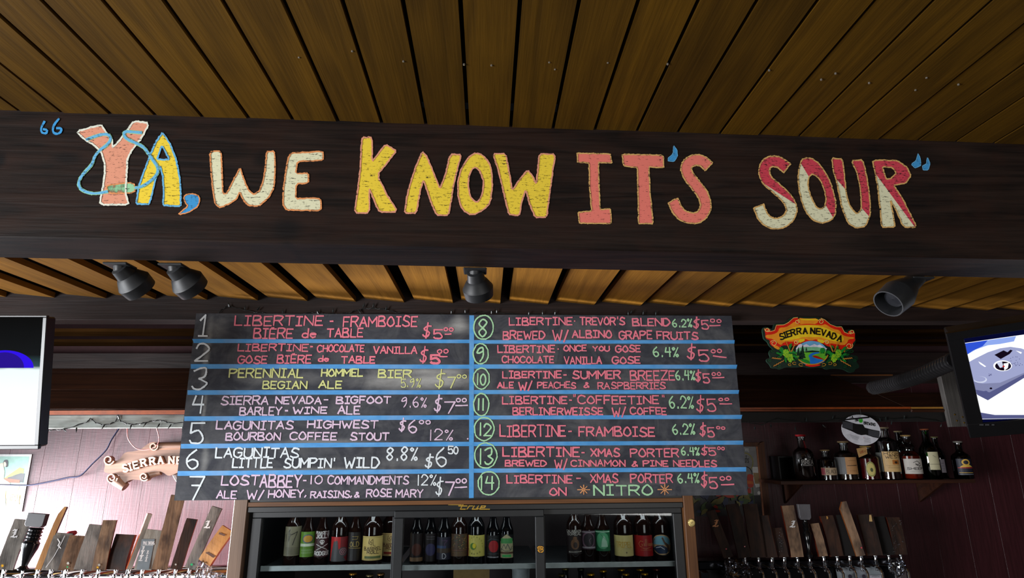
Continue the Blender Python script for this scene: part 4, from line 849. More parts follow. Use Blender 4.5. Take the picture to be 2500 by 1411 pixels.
ribbon(mb, ell(1240, 885, 352, 262, 24, .25, 2.9), 20, mpt(.0056), tk.index('gold')); TL_(mb, [(1120, 1140), (1240, 1160), (1400, 1140), (1440, 1165), (1240, 1205), (1080, 1170)], 'red', 11)
for sx_, x0 in ((1, 0), (-1, 2480)):
    X = lambda x: x0+sx_*x
    for i in range(26):
        a = random.uniform(0, 6.28); d = random.uniform(60, 230); cx, cy_ = 700+d*math.cos(a)*1.05, 930+d*math.sin(a)*.85; l = random.uniform(50, 95); b_ = a+random.uniform(-.5, .5)
        TL_(mb, [(X(cx+l*math.cos(b_+t)*r), cy_+l*math.sin(b_+t)*r) for t, r in ((0, 1), (.7, .5), (1.8, .3), (3.1, .8), (-1.8, .3), (-.7, .5))], random.choice(['leaf', 'leaf', 'dleaf', 'leaf']), 12+.05*i, 0)
    for hx_, hy in ((680, 910), (770, 1010)):
        for i in range(34):
            a = i*2.4; d = 14*math.sqrt(i); TL_(mb, ell(X(hx_+d*math.cos(a)*.8), hy+d*math.sin(a)*1.1, 15, 15, 7), random.choice(['hop', 'hop', 'grass']), 14+.02*i, 0)
    for (ax_, ay, bx_, by_) in ((680, 660, 760, 860), (860, 730, 800, 860), (390, 1010, 560, 1030), (420, 1180, 620, 1070)):
        for i in range(9):
            t = i/8; cx, cy_ = ax_+(bx_-ax_)*t, ay+(by_-ay)*t; an = math.atan2(by_-ay, bx_-ax_)+(.6 if i % 2 else -.6)
            TL_(mb, [(X(cx+28*math.cos(an+q)*r), cy_+28*math.sin(an+q)*r) for q, r in ((0, 1), (1.2, .4), (3.14, .9), (-1.2, .4))], 'wheat', 15+.03*i, 0)
    for (cx, cy_, r) in ((1000, 1150, 60), (860, 1120, 55), (760, 1150, 45), (400, 860, 50), (330, 1060, 40), (540, 1190, 40)):
        ribbon(mb, [(X(cx+r*(1-.5*i/14)*math.cos(1+i*.36)), cy_+r*.6*(1-.5*i/14)*math.sin(1+i*.36)) for i in range(15)], 10, mpt(.0078), tk.index('gold' if cy_ > 1100 and cx > 700 else 'dleaf'))
mb.build('landscape_print', tmats, tin, 'flat')

# ================================================================== LETTERS MAPPED ON CYLINDERS (bottle labels)
def facing(c): d = Vector((CAM.x-c.x, CAM.y-c.y, 0)); return math.atan2(d.y, d.x)
def cylmap(c, r, z0, a0, off=.0006):
    """u metres to the right on the picture, v metres up"""
    return lambda u, v: Vector((c.x+math.cos(a0+u/r)*(r+off), c.y+math.sin(a0+u/r)*(r+off), z0+v))
def patch(mb, f, u0, u1, v0, v1, mi, nu=12):
    for i in range(nu):
        a, b = u0+(u1-u0)*i/nu, u0+(u1-u0)*(i+1)/nu; mb.face([f(a, v0), f(b, v0), f(b, v1), f(a, v1)], mi)
def fillp(mb, f, pts, mi, n=14):
    """fill an outline on a curved label in upright strips"""
    us = [p[0] for p in pts]; a, b = min(us), max(us)
    def span(u):
        c = []
        for p, q in zip(pts, pts[1:]+pts[:1]):
            if (p[0]-u)*(q[0]-u) <= 0 and abs(p[0]-q[0]) > 1e-9: c.append(p[1]+(q[1]-p[1])*(u-p[0])/(q[0]-p[0]))
        return (min(c), max(c)) if c else None
    for i in range(n):
        u0, u1 = a+(b-a)*i/n, a+(b-a)*(i+1)/n; e = (b-a)*1e-4; s0, s1 = span(u0+e), span(u1-e)
        if s0 and s1: mb.face([f(u0, s0[0]), f(u1, s1[0]), f(u1, s1[1]), f(u0, s0[1])], mi)
def disc(mb, f, u, v, ru, rv, mi, n=18, sub=1):
    if hasattr(f, 'U') and ru > .15: return fillp(mb, f, [(u+ru*math.cos(6.2832*i/28), v+rv*math.sin(6.2832*i/28)) for i in range(28)], mi)
    mb.face([f(u+ru*math.cos(6.2832*i/n), v+rv*math.sin(6.2832*i/n)) for i in range(n)], mi)
AMBER = plain('amber_beer_glass', (24, 11, 8), .06, 0, .1); DKGL = plain('black_beer_glass', (8, 8, 10), .05, 0, .1)
BOTPROF = [(0, .96), (.01, 1), (.585, 1), (.64, .93), (.69, .74), (.745, .52), (.80, .42), (.945, .37), (.95, .43), (.975, .43), (.98, .38)]
LONG = [(0, .96), (.01, 1), (.50, 1), (.56, .95), (.62, .78), (.68, .58), (.76, .45), (.94, .38), (.945, .45), (.975, .45), (.98, .4)]
def bottle(c, r, h, label, glass=AMBER, prof=BOTPROF, cap=(150, 130, 70), group=None, art=None, name='beer_bottle', cat='bottle', glassname='glass'):
    t = thing(name, c, label, cat, group)
    mb = MB(); mb.lathe(c, (0, 0, 1), [(q*h, k*r) for q, k in prof], 26); mb.build(glassname, glass, t, True)
    if cap:
        cr2 = prof[-1][1]*r*1.25; mb = MB(); mb.lathe(c+Vector((0, 0, h*.972)), (0, 0, 1), [(0, cr2), (h*.012, cr2), (h*.026, cr2*.9), (h*.028, cr2*.6)], 18)
        mb.build('cap', plain('cap_%d_%d_%d' % cap, cap, .3, .6), t, True)
    if art:
        mb = MB(); ms = []
        art(mb, ms, c, r, h, facing(c)); mb.build('label', ms, t, 'flat')
    return t
def mk(ms, name, c, rough=.5, metal=0):
    m = plain('ink_'+name, c, rough, metal, .08)
    if m not in ms: ms.append(m)
    return ms.index(m)
# ================================================================== FRIDGE
FY = 2.47; FZ = lambda x, y, Y=FY: P(x, y, Y)
zt = 1.65-.06*FY
FR = thing('bar_fridge', Vector((FZ(1145, 1400).x, FY+.3, 0)), 'black three-door glass-front bar fridge below the chalkboard', 'fridge')
xl, xr = FZ(600, 1300).x, FZ(1672, 1300).x
FB = plain('fridge_black', (20, 21, 22), .4, 0, .1); FIN = plain('fridge_interior', (150, 158, 160), .5); FSH = plain('shelf_white', (190, 200, 200), .5)
mb = MB(); Y1 = 3.08
mb.box((xl, FY+.02, 0), (xl+.025, Y1, zt)); mb.box((xr-.025, FY+.02, 0), (xr, Y1, zt)); mb.box((xl, FY+.02, zt-.02), (xr, Y1, zt)); mb.box((xl, FY+.02, 0), (xr, Y1, .12)); mb.box((xl+.025, Y1-.02, .12), (xr-.025, Y1, zt-.02))
mb.build('cabinet', FB, FR)
mb = MB(); mb.box((xl+.026, Y1-.024, .121), (xr-.026, Y1-.021, zt-.021)); mb.build('interior_lining', plain('fridge_lining', (54, 40, 42), .5), FR)
hz0 = FZ(1100, 1246).z; hz1 = FZ(1100, 1232).z
mb = MB(); mb.box((xl, FY-.004, hz0), (xr, FY+.03, hz1)); mb.build('header_panel', FB, FR, bevel=.002)
mb = MB(); mb.box((xl, FY-.006, hz1+.001), (xr, FY+.03, hz1+.016)); mb.build('header_trim', wood('fridge_trim_wood', (92, 56, 28), (142, 92, 48), 0, .5, .6, 1.5, .3, 0), FR)
mb = MB(); mb.box((xl, FY+.0, hz1+.017), (xr, FY+.03, zt)); mb.build('top_panel', FB, FR)
SW = wood('fridge_side_wood', (110, 84, 66), (150, 120, 98), 2, .45, .6, 1.2, .2, 0); SWr = wood('fridge_side_wood_dark', (84, 52, 28), (124, 80, 44), 2, .5, .6, 1.2, .2, 0)
xa = FZ(566, 1300).x
mb = MB(); mb.box((xa, FY-.01, 0), (xl-.001, Y1, zt)); mb.build('side_panel', SW, FR, bevel=.002)
xb = FZ(1697, 1300).x
mb = MB(); mb.box((xr+.001, FY-.01, 0), (xb, Y1, zt)); mb.build('side_panel', SWr, FR, bevel=.002)
for q in ((640, 958), (985, 1306), (1332, 1645)):
    a_, b_ = FZ(q[0], 1330).x, FZ(q[1], 1330).x; o_ = area('fridge_light', ((a_+b_)/2, 2.512, zt-.03), ((a_+b_)/2, 2.62, 1.2), b_-a_, .02, .3, (.9, .97, 1.0))
# gold script logo
LG_ = plain('logo_gold', (196, 158, 66), .35, .7)
t = MB(); fl = lambda x, y: FZ(x, y, FY-.0048)
for st in ([(1095, 1232), (1126, 1232)], [(1131, 1230), (1124, 1243), (1136, 1243)], [(1120, 1235), (1140, 1235)], [(1140, 1243), (1146, 1235), (1154, 1235)], [(1158, 1235), (1153, 1243), (1163, 1243), (1168, 1235)], [(1166, 1243), (1168, 1241)], [(1174, 1239), (1183, 1239), (1185, 1235), (1176, 1235), (1171, 1243), (1195, 1243)]): ribbon(t, st, 2.6, fl)
t.build('logo', LG_, FR, 'flat')
GLS = pane('door_glass', (.93, .96, .97), .05)
def door(x0, x1, g0, g1, yt, gy, Yd, sticker=False):
    a, b = FZ(x0, 1330, Yd).x, FZ(x1, 1330, Yd).x; ga, gb = FZ(g0, 1330, Yd).x, FZ(g1, 1330, Yd).x
    z1 = FZ((x0+x1)/2, yt, Yd).z; zg = FZ((x0+x1)/2, gy, Yd).z
    for nm, q in (('door_rail', (a, b, zg, z1)), ('door_stile', (a, ga, .16, zg)), ('door_stile', (gb, b, .16, zg)), ('door_rail', (ga, gb, .12, .16))):
        mb = MB(); mb.box((q[0], Yd-.012, q[2]), (q[1], Yd+.012, q[3])); mb.build(nm, plain('door_frame_black', (24, 26, 28), .45), FR, bevel=.002)
    mb = MB(); mb.box((ga, Yd-.003, .16), (gb, Yd+.003, zg)); mb.build('door_glass', GLS, FR)
door(612, 965, 636, 957, 1247, 1262, FY+.028); door(1321, 1668, 1331, 1646, 1240, 1254, FY+.028)
door(961, 1329, 984, 1307, 1245, 1262, FY+.001)
# gold sticker on the middle door
c = FZ(1319.5, 1341, FY-.0125); mb = MB(); mb.lathe(c+Vector((0, 0, 0)), (0, -1, 0), [(0, .016), (.0006, .016)], 24, 0)
f = lambda x, y: Vector((c.x+x, c.y-.0012, c.z+y))
ribbon(mb, [(-.009, .001), (-.011, .007), (-.004, .011), (-.006, -.008), (-.010, -.003), (-.003, -.010)], .0026, f, 1)
ribbon(mb, chaikin([(.001, .011), (.002, -.009), (.0, .009), (.010, .009), (.009, .002), (.002, .001), (.010, .000), (.009, -.009), (.001, -.010)], 1, False), .0026, f, 1)
mb.build('round_sticker', [plain('sticker_black', (8, 8, 8), .3), plain('sticker_gold', (230, 160, 30), .4)], FR, 'flat')
# shelves
for (x0, x1, yy) in ((640, 958, 1385.5), (980, 1308, 1383.5), (1330, 1650, 1378)):
    p = FZ((x0+x1)/2, yy, 2.535); a, b = FZ(x0, yy, 2.535).x, FZ(x1, yy, 2.535).x
    mb = MB(); mb.box((a-.006, 2.535, p.z-.010), (b+.006, 2.542, p.z+.008)); mb.build('shelf_front', FSH, FR)
    mb = MB(); mb.box((a-.006, 2.543, p.z-.002), (b+.006, 3.03, p.z+.001)); mb.build('shelf', plain('shelf_wire', (60, 64, 66), .4), FR)
SHZ = {1: FZ(800, 1385.5, 2.535).z+.0015, 2: FZ(1145, 1383.5, 2.535).z+.0015, 3: FZ(1490, 1378, 2.535).z+.0015}
BYD = 2.60
def base_at(xpx, z, Y): 
    # x of a point on plane Y at height z seen under column xpx (measured at mid label height)
    lo = P(xpx, 1335, Y); return Vector((lo.x, Y, z))
def fb(xpx, wpx, hm, shelf, label, glass, prof, art, group=None, cap=(150, 130, 70), Yo=0):
    Y = BYD+Yo; r = (P(xpx+wpx/2, 1335, Y).x-P(xpx-wpx/2, 1335, Y).x)/2; c = base_at(xpx, SHZ[shelf], Y)
    return bottle(c, r, hm, label, glass, prof, cap, group, art)
def vz(xpx, ypx, shelf, Y=BYD-.035): return P(xpx, ypx, Y).z-SHZ[shelf]
def lab(cols, x0, x1, y0, y1, xpx, shelf, draws):
    """label from pixel extents; draws: list of functions (mb, f, mi, W, V0, V1)"""
    def art(mb, ms, c, r, h, a0):
        s = (x1-x0)/2/FPX*2.75; mid = ((x0+x1)/2-xpx)/FPX*2.75
        v0, v1 = vz(xpx, y1, shelf), vz(xpx, y0, shelf); ms += [plain('ink_%d_%d_%d' % c_, c_, .5, 0, .06) for c_ in cols]
        ha = math.asin(min(.96, s/r)); f = cylmap(c, r, c.z, a0, .0006); U = r*ha
        patch(mb, f, mid-U, mid+U, v0, v1, 0)
        for k, d in enumerate(draws):
            g = cylmap(c, r, c.z, a0, .0010+.0003*k); H = v1-v0
            g2 = lambda u, v, g=g, mid=mid, v0=v0, H=H, U=U: g(mid+u*U, v0+v*H)
            g2.U = U; g2.H = H; d(mb, g2)
    return art
def tx(s, u0, u1, v0, v1, w, mi, serif=0):
    def d(mb, g):
        # work in 100-unit label space so stroke width is even
        a, b = g.U*1000, g.H*1000; text(mb, s, u0*a, u1*a, -v1*b, -v0*b, w*.25, lambda x, y: g(x/a, -y/b), mi, serif=serif*.25)
    return d
def dd(u, v, ru, rv, mi): return lambda mb, g: disc(mb, g, u, v, ru, rv, mi)
def rc(u0, u1, v0, v1, mi): return lambda mb, g: patch(mb, g, u0, u1, v0, v1, mi, 8)
def sub8(pts, n=7): return [(a[0]+(b[0]-a[0])*i/n, a[1]+(b[1]-a[1])*i/n) for a, b in zip(pts, pts[1:]) for i in range(n)]+[pts[-1]]
def rib(pts, w, mi): return lambda mb, g: ribbon(mb, [(x*g.U*1000, y*g.H*1000) for x, y in sub8(pts, 7 if len(pts) < 8 else 1)], w*.30, lambda x, y: g(x/g.U/1000, y/g.H/1000), mi)
tiny = lambda mi, v0, v1, n=4, u=.7: [tx('IIIIIIIIIIII'[:10], -u*random.uniform(.7, 1), u*random.uniform(.7, 1), v0+(v1-v0)*i/n, v0+(v1-v0)*(i+.45)/n, 2, mi) for i in range(n)]
GRP = 'beer bottles on the fridge shelf'
fb(713, 39, .232, 1, 'beer bottle with tall olive-grey paper label and script 17', AMBER, BOTPROF, lab([(128, 122, 98), (40, 34, 28)], 695, 733, 1286, 1358, 713, 1, [rib([(-.5, .8), (-.35, .9), (-.45, .55)], 5, 1), rib([(-.2, .72), (.35, .82), (.1, .55), (-.02, .38)], 9, 1), tx('17', -.75, -.25, .5, .75, 5, 1)]+tiny(1, .06, .32)), GRP)
fb(750, 34, .225, 1, 'slim beer bottle with bright green label and round sunset emblem', AMBER, LONG, lab([(96, 140, 40), (198, 148, 50), (60, 80, 120), (206, 216, 190)], 735, 766, 1299, 1361, 750, 1, [dd(0, .72, .62, .17, 2), dd(0, .72, .52, .14, 1), tx('SUMMER', -.8, .8, .42, .53, 7, 3)][:2]+[rc(-.9, .9, .42, .53, 3)]+tiny(3, .15, .35, 2)), GRP)
def skull(mb, g):
    disc(mb, g, 0, .60, .26, .075, 1); patch(mb, g, -.13, .13, .49, .56, 1, 3)
skb = lambda mb, g: (disc(mb, g, -.11, .6, .07, .02, 0), disc(mb, g, .11, .6, .07, .02, 0))
fb(785, 34, .225, 1, 'beer bottle with white skull and crossbones lettering on dark red', AMBER, LONG, lab([(60, 22, 26), (214, 208, 204)], 770, 801, 1298, 1361, 785, 1, [tx("RAKE'S", -.75, .8, .90, 1.0, 9, 1), tx('JOLLY', -.7, .8, .74, .88, 13, 1), skull, skb, rib([(-.6, .50), (.6, .27)], 8, 1), rib([(.6, .50), (-.6, .27)], 8, 1), tx('RODGER', -.8, .85, .08, .22, 14, 1)]), GRP)
fb(829, 42, .232, 1, 'beer bottle with red and grey label showing a pink spiral', AMBER, BOTPROF, lab([(190, 34, 36), (74, 72, 74), (196, 120, 130), (120, 24, 30)], 810, 849, 1311, 1371, 829, 1, [rc(.05, .95, 0, 1, 3), lambda mb, g: fillp(mb, g, [(-.9, 0), (.7, 0), (.3, .2), (-.1, .45), (-.15, .8), (-.3, .86), (-.45, .8), (-.6, .86), (-.7, .5)], 1), dd(.3, .38, .45, .2, 1), rib([(.3+.36*(1-i/26)*math.cos(i*.6), .38+.16*(1-i/26)*math.sin(i*.6)) for i in range(26)], 5, 2)]), GRP)
fb(866, 34, .225, 1, 'dark beer bottle printed with small gold lettering reading OLD', AMBER, LONG, lab([(26, 18, 16), (150, 128, 66)], 850, 882, 1300, 1370, 866, 1, [tx('OLD', -.55, .45, .50, .66, 11, 1), tx('GUARDIAN', -.8, .8, .40, .48, 6, 1), rib([(-.3, .8), (.3, .8), (.2, .72), (-.3, .7)], 6, 1)][:1]+[rib([(-.7, .45), (.7, .43)], 7, 1), rib([(-.3, .85), (.3, .85), (.2, .75), (-.3, .75)], 6, 1)]), GRP)
BR = [tx('BARREL', -.7, .75, .42, .55, 8, 1, 3), tx('ROLL', -.4, .5, .28, .41, 8, 1, 3), rib([(-.25, .9), (-.3, .72), (-.1, .64), (-.05, .74), (-.2, .76), (0, .88), (.05, .62), (.2, .62)], 5, 1), rc(-.6, .7, .08, .18, 2), rib([(-.92, .95), (.92, .95)], 3, 2), rib([(-.92, .04), (.92, .04)], 3, 2)]
fb(909.5, 49, .235, 1, 'wide beer bottle with whole cream BARREL ROLL label', AMBER, BOTPROF, lab([(226, 198, 118), (74, 56, 28), (96, 110, 62)], 887, 932, 1309, 1368, 909.5, 1, BR), GRP)
fb(954, 46, .235, 1, 'beer bottle with cream and red BARREL ROLL label cut off by the door frame', AMBER, BOTPROF, lab([(230, 202, 132), (104, 52, 34), (156, 52, 36)], 934, 975, 1306, 1363, 954, 1, BR), GRP, Yo=.06)
fb(1017, 32, .225, 2, 'dark beer bottle with a dim brown ball on its label', DKGL, LONG, lab([(24, 12, 12), (82, 40, 28), (120, 92, 66), (90, 88, 90)], 1003, 1031, 1305, 1374, 1017, 2, [dd(0, .42, .6, .22, 1), rc(-.9, .9, 0, .14, 2), tx('MOON', -.5, .5, .86, .94, 4, 3)][:2]), GRP, Yo=.02)
fb(1051, 32, .225, 2, 'dark beer bottle with a dim blue ball on its label', DKGL, LONG, lab([(22, 12, 14), (54, 52, 92), (110, 108, 116)], 1037, 1065, 1305, 1374, 1051, 2, [dd(0, .42, .62, .22, 1), rib([(-.5, .88), (.5, .88)], 5, 2), rib([(-.5, .8), (.5, .8)], 5, 2)]), GRP, Yo=.02)
fb(1084, 36, .225, 2, 'dark beer bottle with purple and blue picture and white D', DKGL, LONG, lab([(28, 26, 44), (78, 50, 84), (34, 60, 98), (170, 170, 176), (60, 44, 30)], 1067, 1101, 1312, 1367, 1084, 2, [rc(-.9, .9, .3, .5, 4), rc(-.9, .2, .5, .62, 2), rib([(-.2, .85), (.35, .85), (.05, .72), (.05, .55)], 8, 1), tx('D', -.15, .2, .05, .27, 9, 3)]), GRP)
fb(1121, 40, .232, 2, 'beer bottle with brown label full of tiny gold figures', AMBER, BOTPROF, lab([(82, 60, 42), (150, 120, 70), (50, 76, 62), (122, 82, 62)], 1102, 1140, 1304, 1359, 1121, 2, [lambda mb, g: [disc(mb, g, random.uniform(-.8, .8), random.uniform(.35, .95), .06, .03, random.choice((1, 2, 3)), 6) for _ in range(70)], rc(-.9, .9, .26, .29, 3)]+tiny(1, .04, .24, 3)), GRP)
def ring_text(s, r, mi):
    def d(mb, g):
        for i, ch in enumerate(s):
            a = 2.0-i*.36; cx, cz = -.15+.72*math.cos(a), .52+.40*math.sin(a)
            A_, B2_ = g.U*1000, g.H*1000; text(mb, ch, cx*A_-1.9, cx*A_+1.9, -(cz*B2_)-2.6, -(cz*B2_)+2.6, .8, lambda x, y: g(x/A_, -y/B2_), mi)
    return d
fb(1163, 41, .235, 2, 'black beer bottle with yellow label, green leaf and curved lettering', DKGL, BOTPROF, lab([(206, 196, 96), (70, 74, 30), (80, 130, 40), (226, 210, 30), (160, 26, 22)], 1145, 1181, 1307, 1359, 1163, 2, [rc(-1.15, -.88, 0, 1, 4), dd(-.3, .48, .3, .16, 2), dd(-.2, .5, .16, .12, 3), ring_text('UPRIGHT BREWING', 1, 1)]), GRP)
fb(1204, 34, .225, 2, 'black beer bottle with a red round fruit on its label', DKGL, LONG, lab([(14, 14, 18), (170, 20, 28), (84, 90, 98), (190, 190, 196)], 1190, 1218, 1308, 1364, 1204, 2, [dd(.05, .52, .6, .26, 1), rib([(0, .76), (0, .28)], 2, 0), rib([(-.7, .2), (.7, .2)], 3, 2), rib([(-.7, .06), (.6, .05)], 7, 3), rib([(-.75, .74), (-.2, .86), (.7, .78)], 5, 2)]), GRP)
def arch(mb, g):
    fillp(mb, g, [(-.85, .0), (.85, 0), (.85, .68), (.6, .85), (.3, .94), (0, 1.02), (-.3, .94), (-.6, .85), (-.85, .68)], 1)
fb(1237, 34, .228, 2, 'black beer bottle with an arch-shaped green and cream label', DKGL, LONG, lab([(12, 12, 12), (176, 168, 128), (70, 150, 80), (40, 60, 70), (60, 180, 90), (90, 60, 40)], 1223, 1251, 1306, 1363, 1237, 2, [arch, rc(-.75, .75, .62, .84, 2), rib([(-.7, .32), (-.3, .58), (-.1, .4), (.1, .6), (.4, .35), (.7, .5)], 6, 3), rib([(-.7, .4), (-.2, .3), (.3, .3), (.7, .4)], 5, 3), rc(-.8, .8, .18, .26, 5), rc(-.5, .5, .04, .14, 4)]), GRP)
fb(1403, 38, .232, 3, 'beer bottle with white CALABAZA BOREAL lettering over a brown figure', AMBER, BOTPROF, lab([(30, 18, 18), (176, 172, 164), (110, 76, 48), (46, 30, 22)], 1385, 1419, 1294, 1354, 1403, 3, [tx('CALABAZA', -.85, .85, .90, .99, 7, 1), tx('BOREAL', -.7, .8, .78, .88, 7, 1), dd(.1, .42, .42, .22, 2), dd(.1, .66, .2, .07, 2), dd(.12, .38, .2, .12, 3), rib([(-.5, .1), (.7, .12)], 14, 1), rib([(-.4, .11), (.6, .13)], 4, 3)]), GRP)
fb(1437, 35, .228, 3, 'beer bottle with a dull purple oval label', AMBER, LONG, lab([(64, 42, 56), (120, 92, 108), (34, 28, 34), (150, 146, 150)], 1422, 1452, 1296, 1342, 1437, 3, [dd(0, .5, .75, .42, 1), dd(.05, .5, .6, .36, 2), rib([(.3, .6), (.1, .5), (.2, .3)], 5, 1), rc(-.8, .8, .06, .14, 3), rc(-.8, .8, .9, .95, 3)]), GRP)
fb(1472, 36, .228, 3, 'beer bottle with green and white sailing label', AMBER, LONG, lab([(20, 104, 64), (86, 170, 120), (170, 214, 184), (30, 60, 50)], 1457, 1488, 1295, 1346, 1472, 3, [dd(0, .5, .7, .4, 1), lambda mb, g: fillp(mb, g, [(-.2, .2), (.5, .2), (.4, .5), (.1, .75), (-.1, .5)], 2), rib([(-.2, .8), (.4, .5)], 3, 3), rc(-.85, .85, .9, .95, 2)]), GRP)
fb(1523, 46, .235, 3, 'wide beer bottle with plain cream label and pale gold lettering', AMBER, BOTPROF, lab([(214, 198, 128), (206, 162, 44), (130, 110, 70)], 1501, 1545, 1307, 1358, 1523, 3, [tx('TRIPEL', -.65, .7, .42, .68, 8, 1), rib([(-.1, .36), (.6, .36)], 2, 2), dd(.2, .18, .06, .04, 2)][:1]+[rib([(-.1, .36), (.6, .36)], 2, 2), dd(.2, .18, .06, .04, 2)]), GRP)
fb(1571, 45, .235, 3, 'wide beer bottle with crimson label lettered Gillian in gold script', AMBER, BOTPROF, lab([(166, 18, 22), (216, 168, 100)], 1549, 1592, 1307, 1358, 1571, 3, [rib([(.0, .7), (-.2, .74), (-.35, .6), (-.25, .46), (-.05, .5), (-.05, .58), (-.15, .58)], 4, 1), tx('illian', .02, .85, .5, .74, 4, 1), rib([(-.15, .42), (.2, .36), (.6, .44)], 3, 1), rib([(-.2, .3), (.7, .3)], 2, 1)] if False else [rib([(.0, .7), (-.2, .74), (-.35, .6), (-.25, .46), (-.05, .5), (-.05, .58), (-.15, .58)], 4, 1), rib([(.08, .62), (.08, .5)], 4, 1), rib([(.2, .82), (.17, .5)], 4, 1), rib([(.32, .82), (.29, .5)], 4, 1), rib([(.42, .62), (.42, .5)], 4, 1), rib([(.62, .6), (.52, .6), (.5, .52), (.6, .5), (.64, .6), (.66, .5)], 4, 1), rib([(.74, .5), (.76, .62), (.86, .6), (.86, .5)], 4, 1), rib([(-.15, .42), (.2, .36), (.6, .44)], 3, 1), rib([(-.2, .3), (.7, .3)], 2, 1)]), GRP)
def giraffe(mb, g):
    disc(mb, g, 0, .52, .96, .5, 1, 30)
sky_ = lambda mb, g: fillp(mb, g, [(.88*math.cos(a), .52+.45*math.sin(a)) for a in [i*math.pi/16 for i in range(17)]], 2)
fb(1616, 43, .232, 3, 'beer bottle with oval label of two giraffes above waves', AMBER, BOTPROF, lab([(12, 10, 12), (206, 168, 118), (120, 178, 196), (30, 52, 82), (96, 70, 50), (206, 214, 222)], 1596, 1636, 1306, 1356, 1616, 3, [giraffe, sky_, lambda mb, g: fillp(mb, g, [(-.85, .3), (-.4, .48), (.1, .5), (.6, .3), (.4, .1), (-.3, .08)], 3), rib([(-.5, .36), (-.1, .42), (.2, .3)], 8, 5), lambda mb, g: fillp(mb, g, [(.0, .86), (.12, .9), (.3, .66), (.62, .5), (.7, .2), (.5, .15), (.42, .42), (.18, .6), (.05, .8)], 4), rib([(-.85, .55), (-.65, .78), (-.55, .78)], 7, 4)]), GRP)
# lower shelf: only the necks and caps show
low = 1.65-.30*2.6
def neck(xpx, ypx, label, cap, glass=AMBER, Y=2.62, grp='capped bottles on the lower fridge shelf'):
    p = P(xpx, ypx, Y); z0 = p.z-.235; c = Vector((p.x, Y, z0))
    bottle(c, .031, .235, label, glass, LONG, cap, grp)
for x, y, Y, w_ in ((1442, 1399, 2.60, 'leftmost'), (1472, 1391, 2.70, 'second from left'), (1516, 1388, 2.72, 'third from left, set back'), (1527, 1399, 2.62, 'fourth from left, in front'), (1562, 1388, 2.72, 'fifth from left, set back'), (1573, 1398, 2.62, 'rightmost')): neck(x, y, 'yellow-capped bottle on lower shelf behind right fridge door, '+w_, (214, 160, 24), Y=Y)
for x, y, Y, w_ in ((1380, 1386, 2.72, 'rear'), (1371, 1401, 2.62, 'front')): neck(x, y, w_+' one of two bottles with dark gold foil tops, lower shelf, right fridge door', (92, 80, 30), DKGL, Y, 'gold-topped bottles at the left of the lower shelf')
neck(1418, 1387, 'dark bottle just right of the gold-topped ones on the lower shelf', (60, 60, 40), DKGL, 2.8, None); neck(1602, 1387, 'bottle with copper brown cap at the right end of the lower shelf', (120, 60, 40), AMBER, 2.66, None)
for x, y, cpc, lb_ in ((862, 1398, (190, 130, 40), 'bottle with orange gold cap on the lower shelf behind the left fridge door'), (903, 1402, (150, 130, 90), 'bottle with tan cap right of the orange-capped one, lower shelf'), (930, 1399, (170, 120, 70), 'bottle with light brown cap at the right of the lower shelf, left fridge door')): neck(x, y, lb_, cpc, DKGL, 2.62, None)
# lower shelf board so the capped bottles stand on something
zl = min((o.location.z for o in bpy.data.objects if o.get('label', '').find('lower shelf') >= 0), default=1)
for o in list(bpy.data.objects):
    if o.get('label') and 'lower shelf' in o['label']:
        dz = o.location.z-zl
        if dz > 0:
            for ch in o.children:
                if ch.name.startswith('glass'):
                    for v in ch.data.vertices:
                        if v.co.z < .05: v.co.z -= dz
            # the glass reaches down to the shelf
mb = MB(); mb.box((xl+.03, 2.54, zl-.006), (xr-.03, 3.03, zl)); mb.build('shelf', plain('shelf_wire', (60, 64, 66), .4), FR)
# cardboard carton and white tray on the lower shelf
a, b = P(1107, 1400, 2.60), P(1195, 1400, 2.60)
t = thing('cardboard_box', Vector(((a.x+b.x)/2, 2.68, zl)), 'brown cardboard box on the lower shelf behind the middle fridge door', 'box')
mb = MB(); mb.box((a.x, 2.60, zl), (b.x, 2.76, P(1150, 1391, 2.60).z)); mb.build('carton', plain('cardboard', (150, 122, 74), .8), t)
mb = MB(); mb.box((a.x+.002, 2.602, P(1150, 1391, 2.60).z), ((a.x+b.x)/2-.001, 2.758, P(1150, 1391, 2.60).z+.002)); mb.box(((a.x+b.x)/2+.001, 2.602, P(1150, 1391, 2.60).z), (b.x-.002, 2.758, P(1150, 1391, 2.60).z+.002)); mb.build('flap', plain('cardboard', (150, 122, 74), .8), t)
a, b = P(1254, 1400, 2.60), P(1293, 1400, 2.60)
t = thing('plastic_tub', Vector(((a.x+b.x)/2, 2.66, zl)), 'white plastic tub right of the cardboard box in the fridge', 'tub')
mb = MB(); ztp = P(1270, 1396, 2.60).z; mb.lathe((t.location.x, 2.66, zl), (0, 0, 1), [(0, .03), (ztp-zl, .036)], 24); mb.build('body', plain('tub_white', (190, 200, 204), .4), t, True)
mb = MB(); mb.lathe((t.location.x, 2.66, ztp), (0, 0, 1), [(0, .038), (.006, .038), (.007, .034)], 24); mb.build('lid', plain('tub_white', (190, 200, 204), .4), t, True)
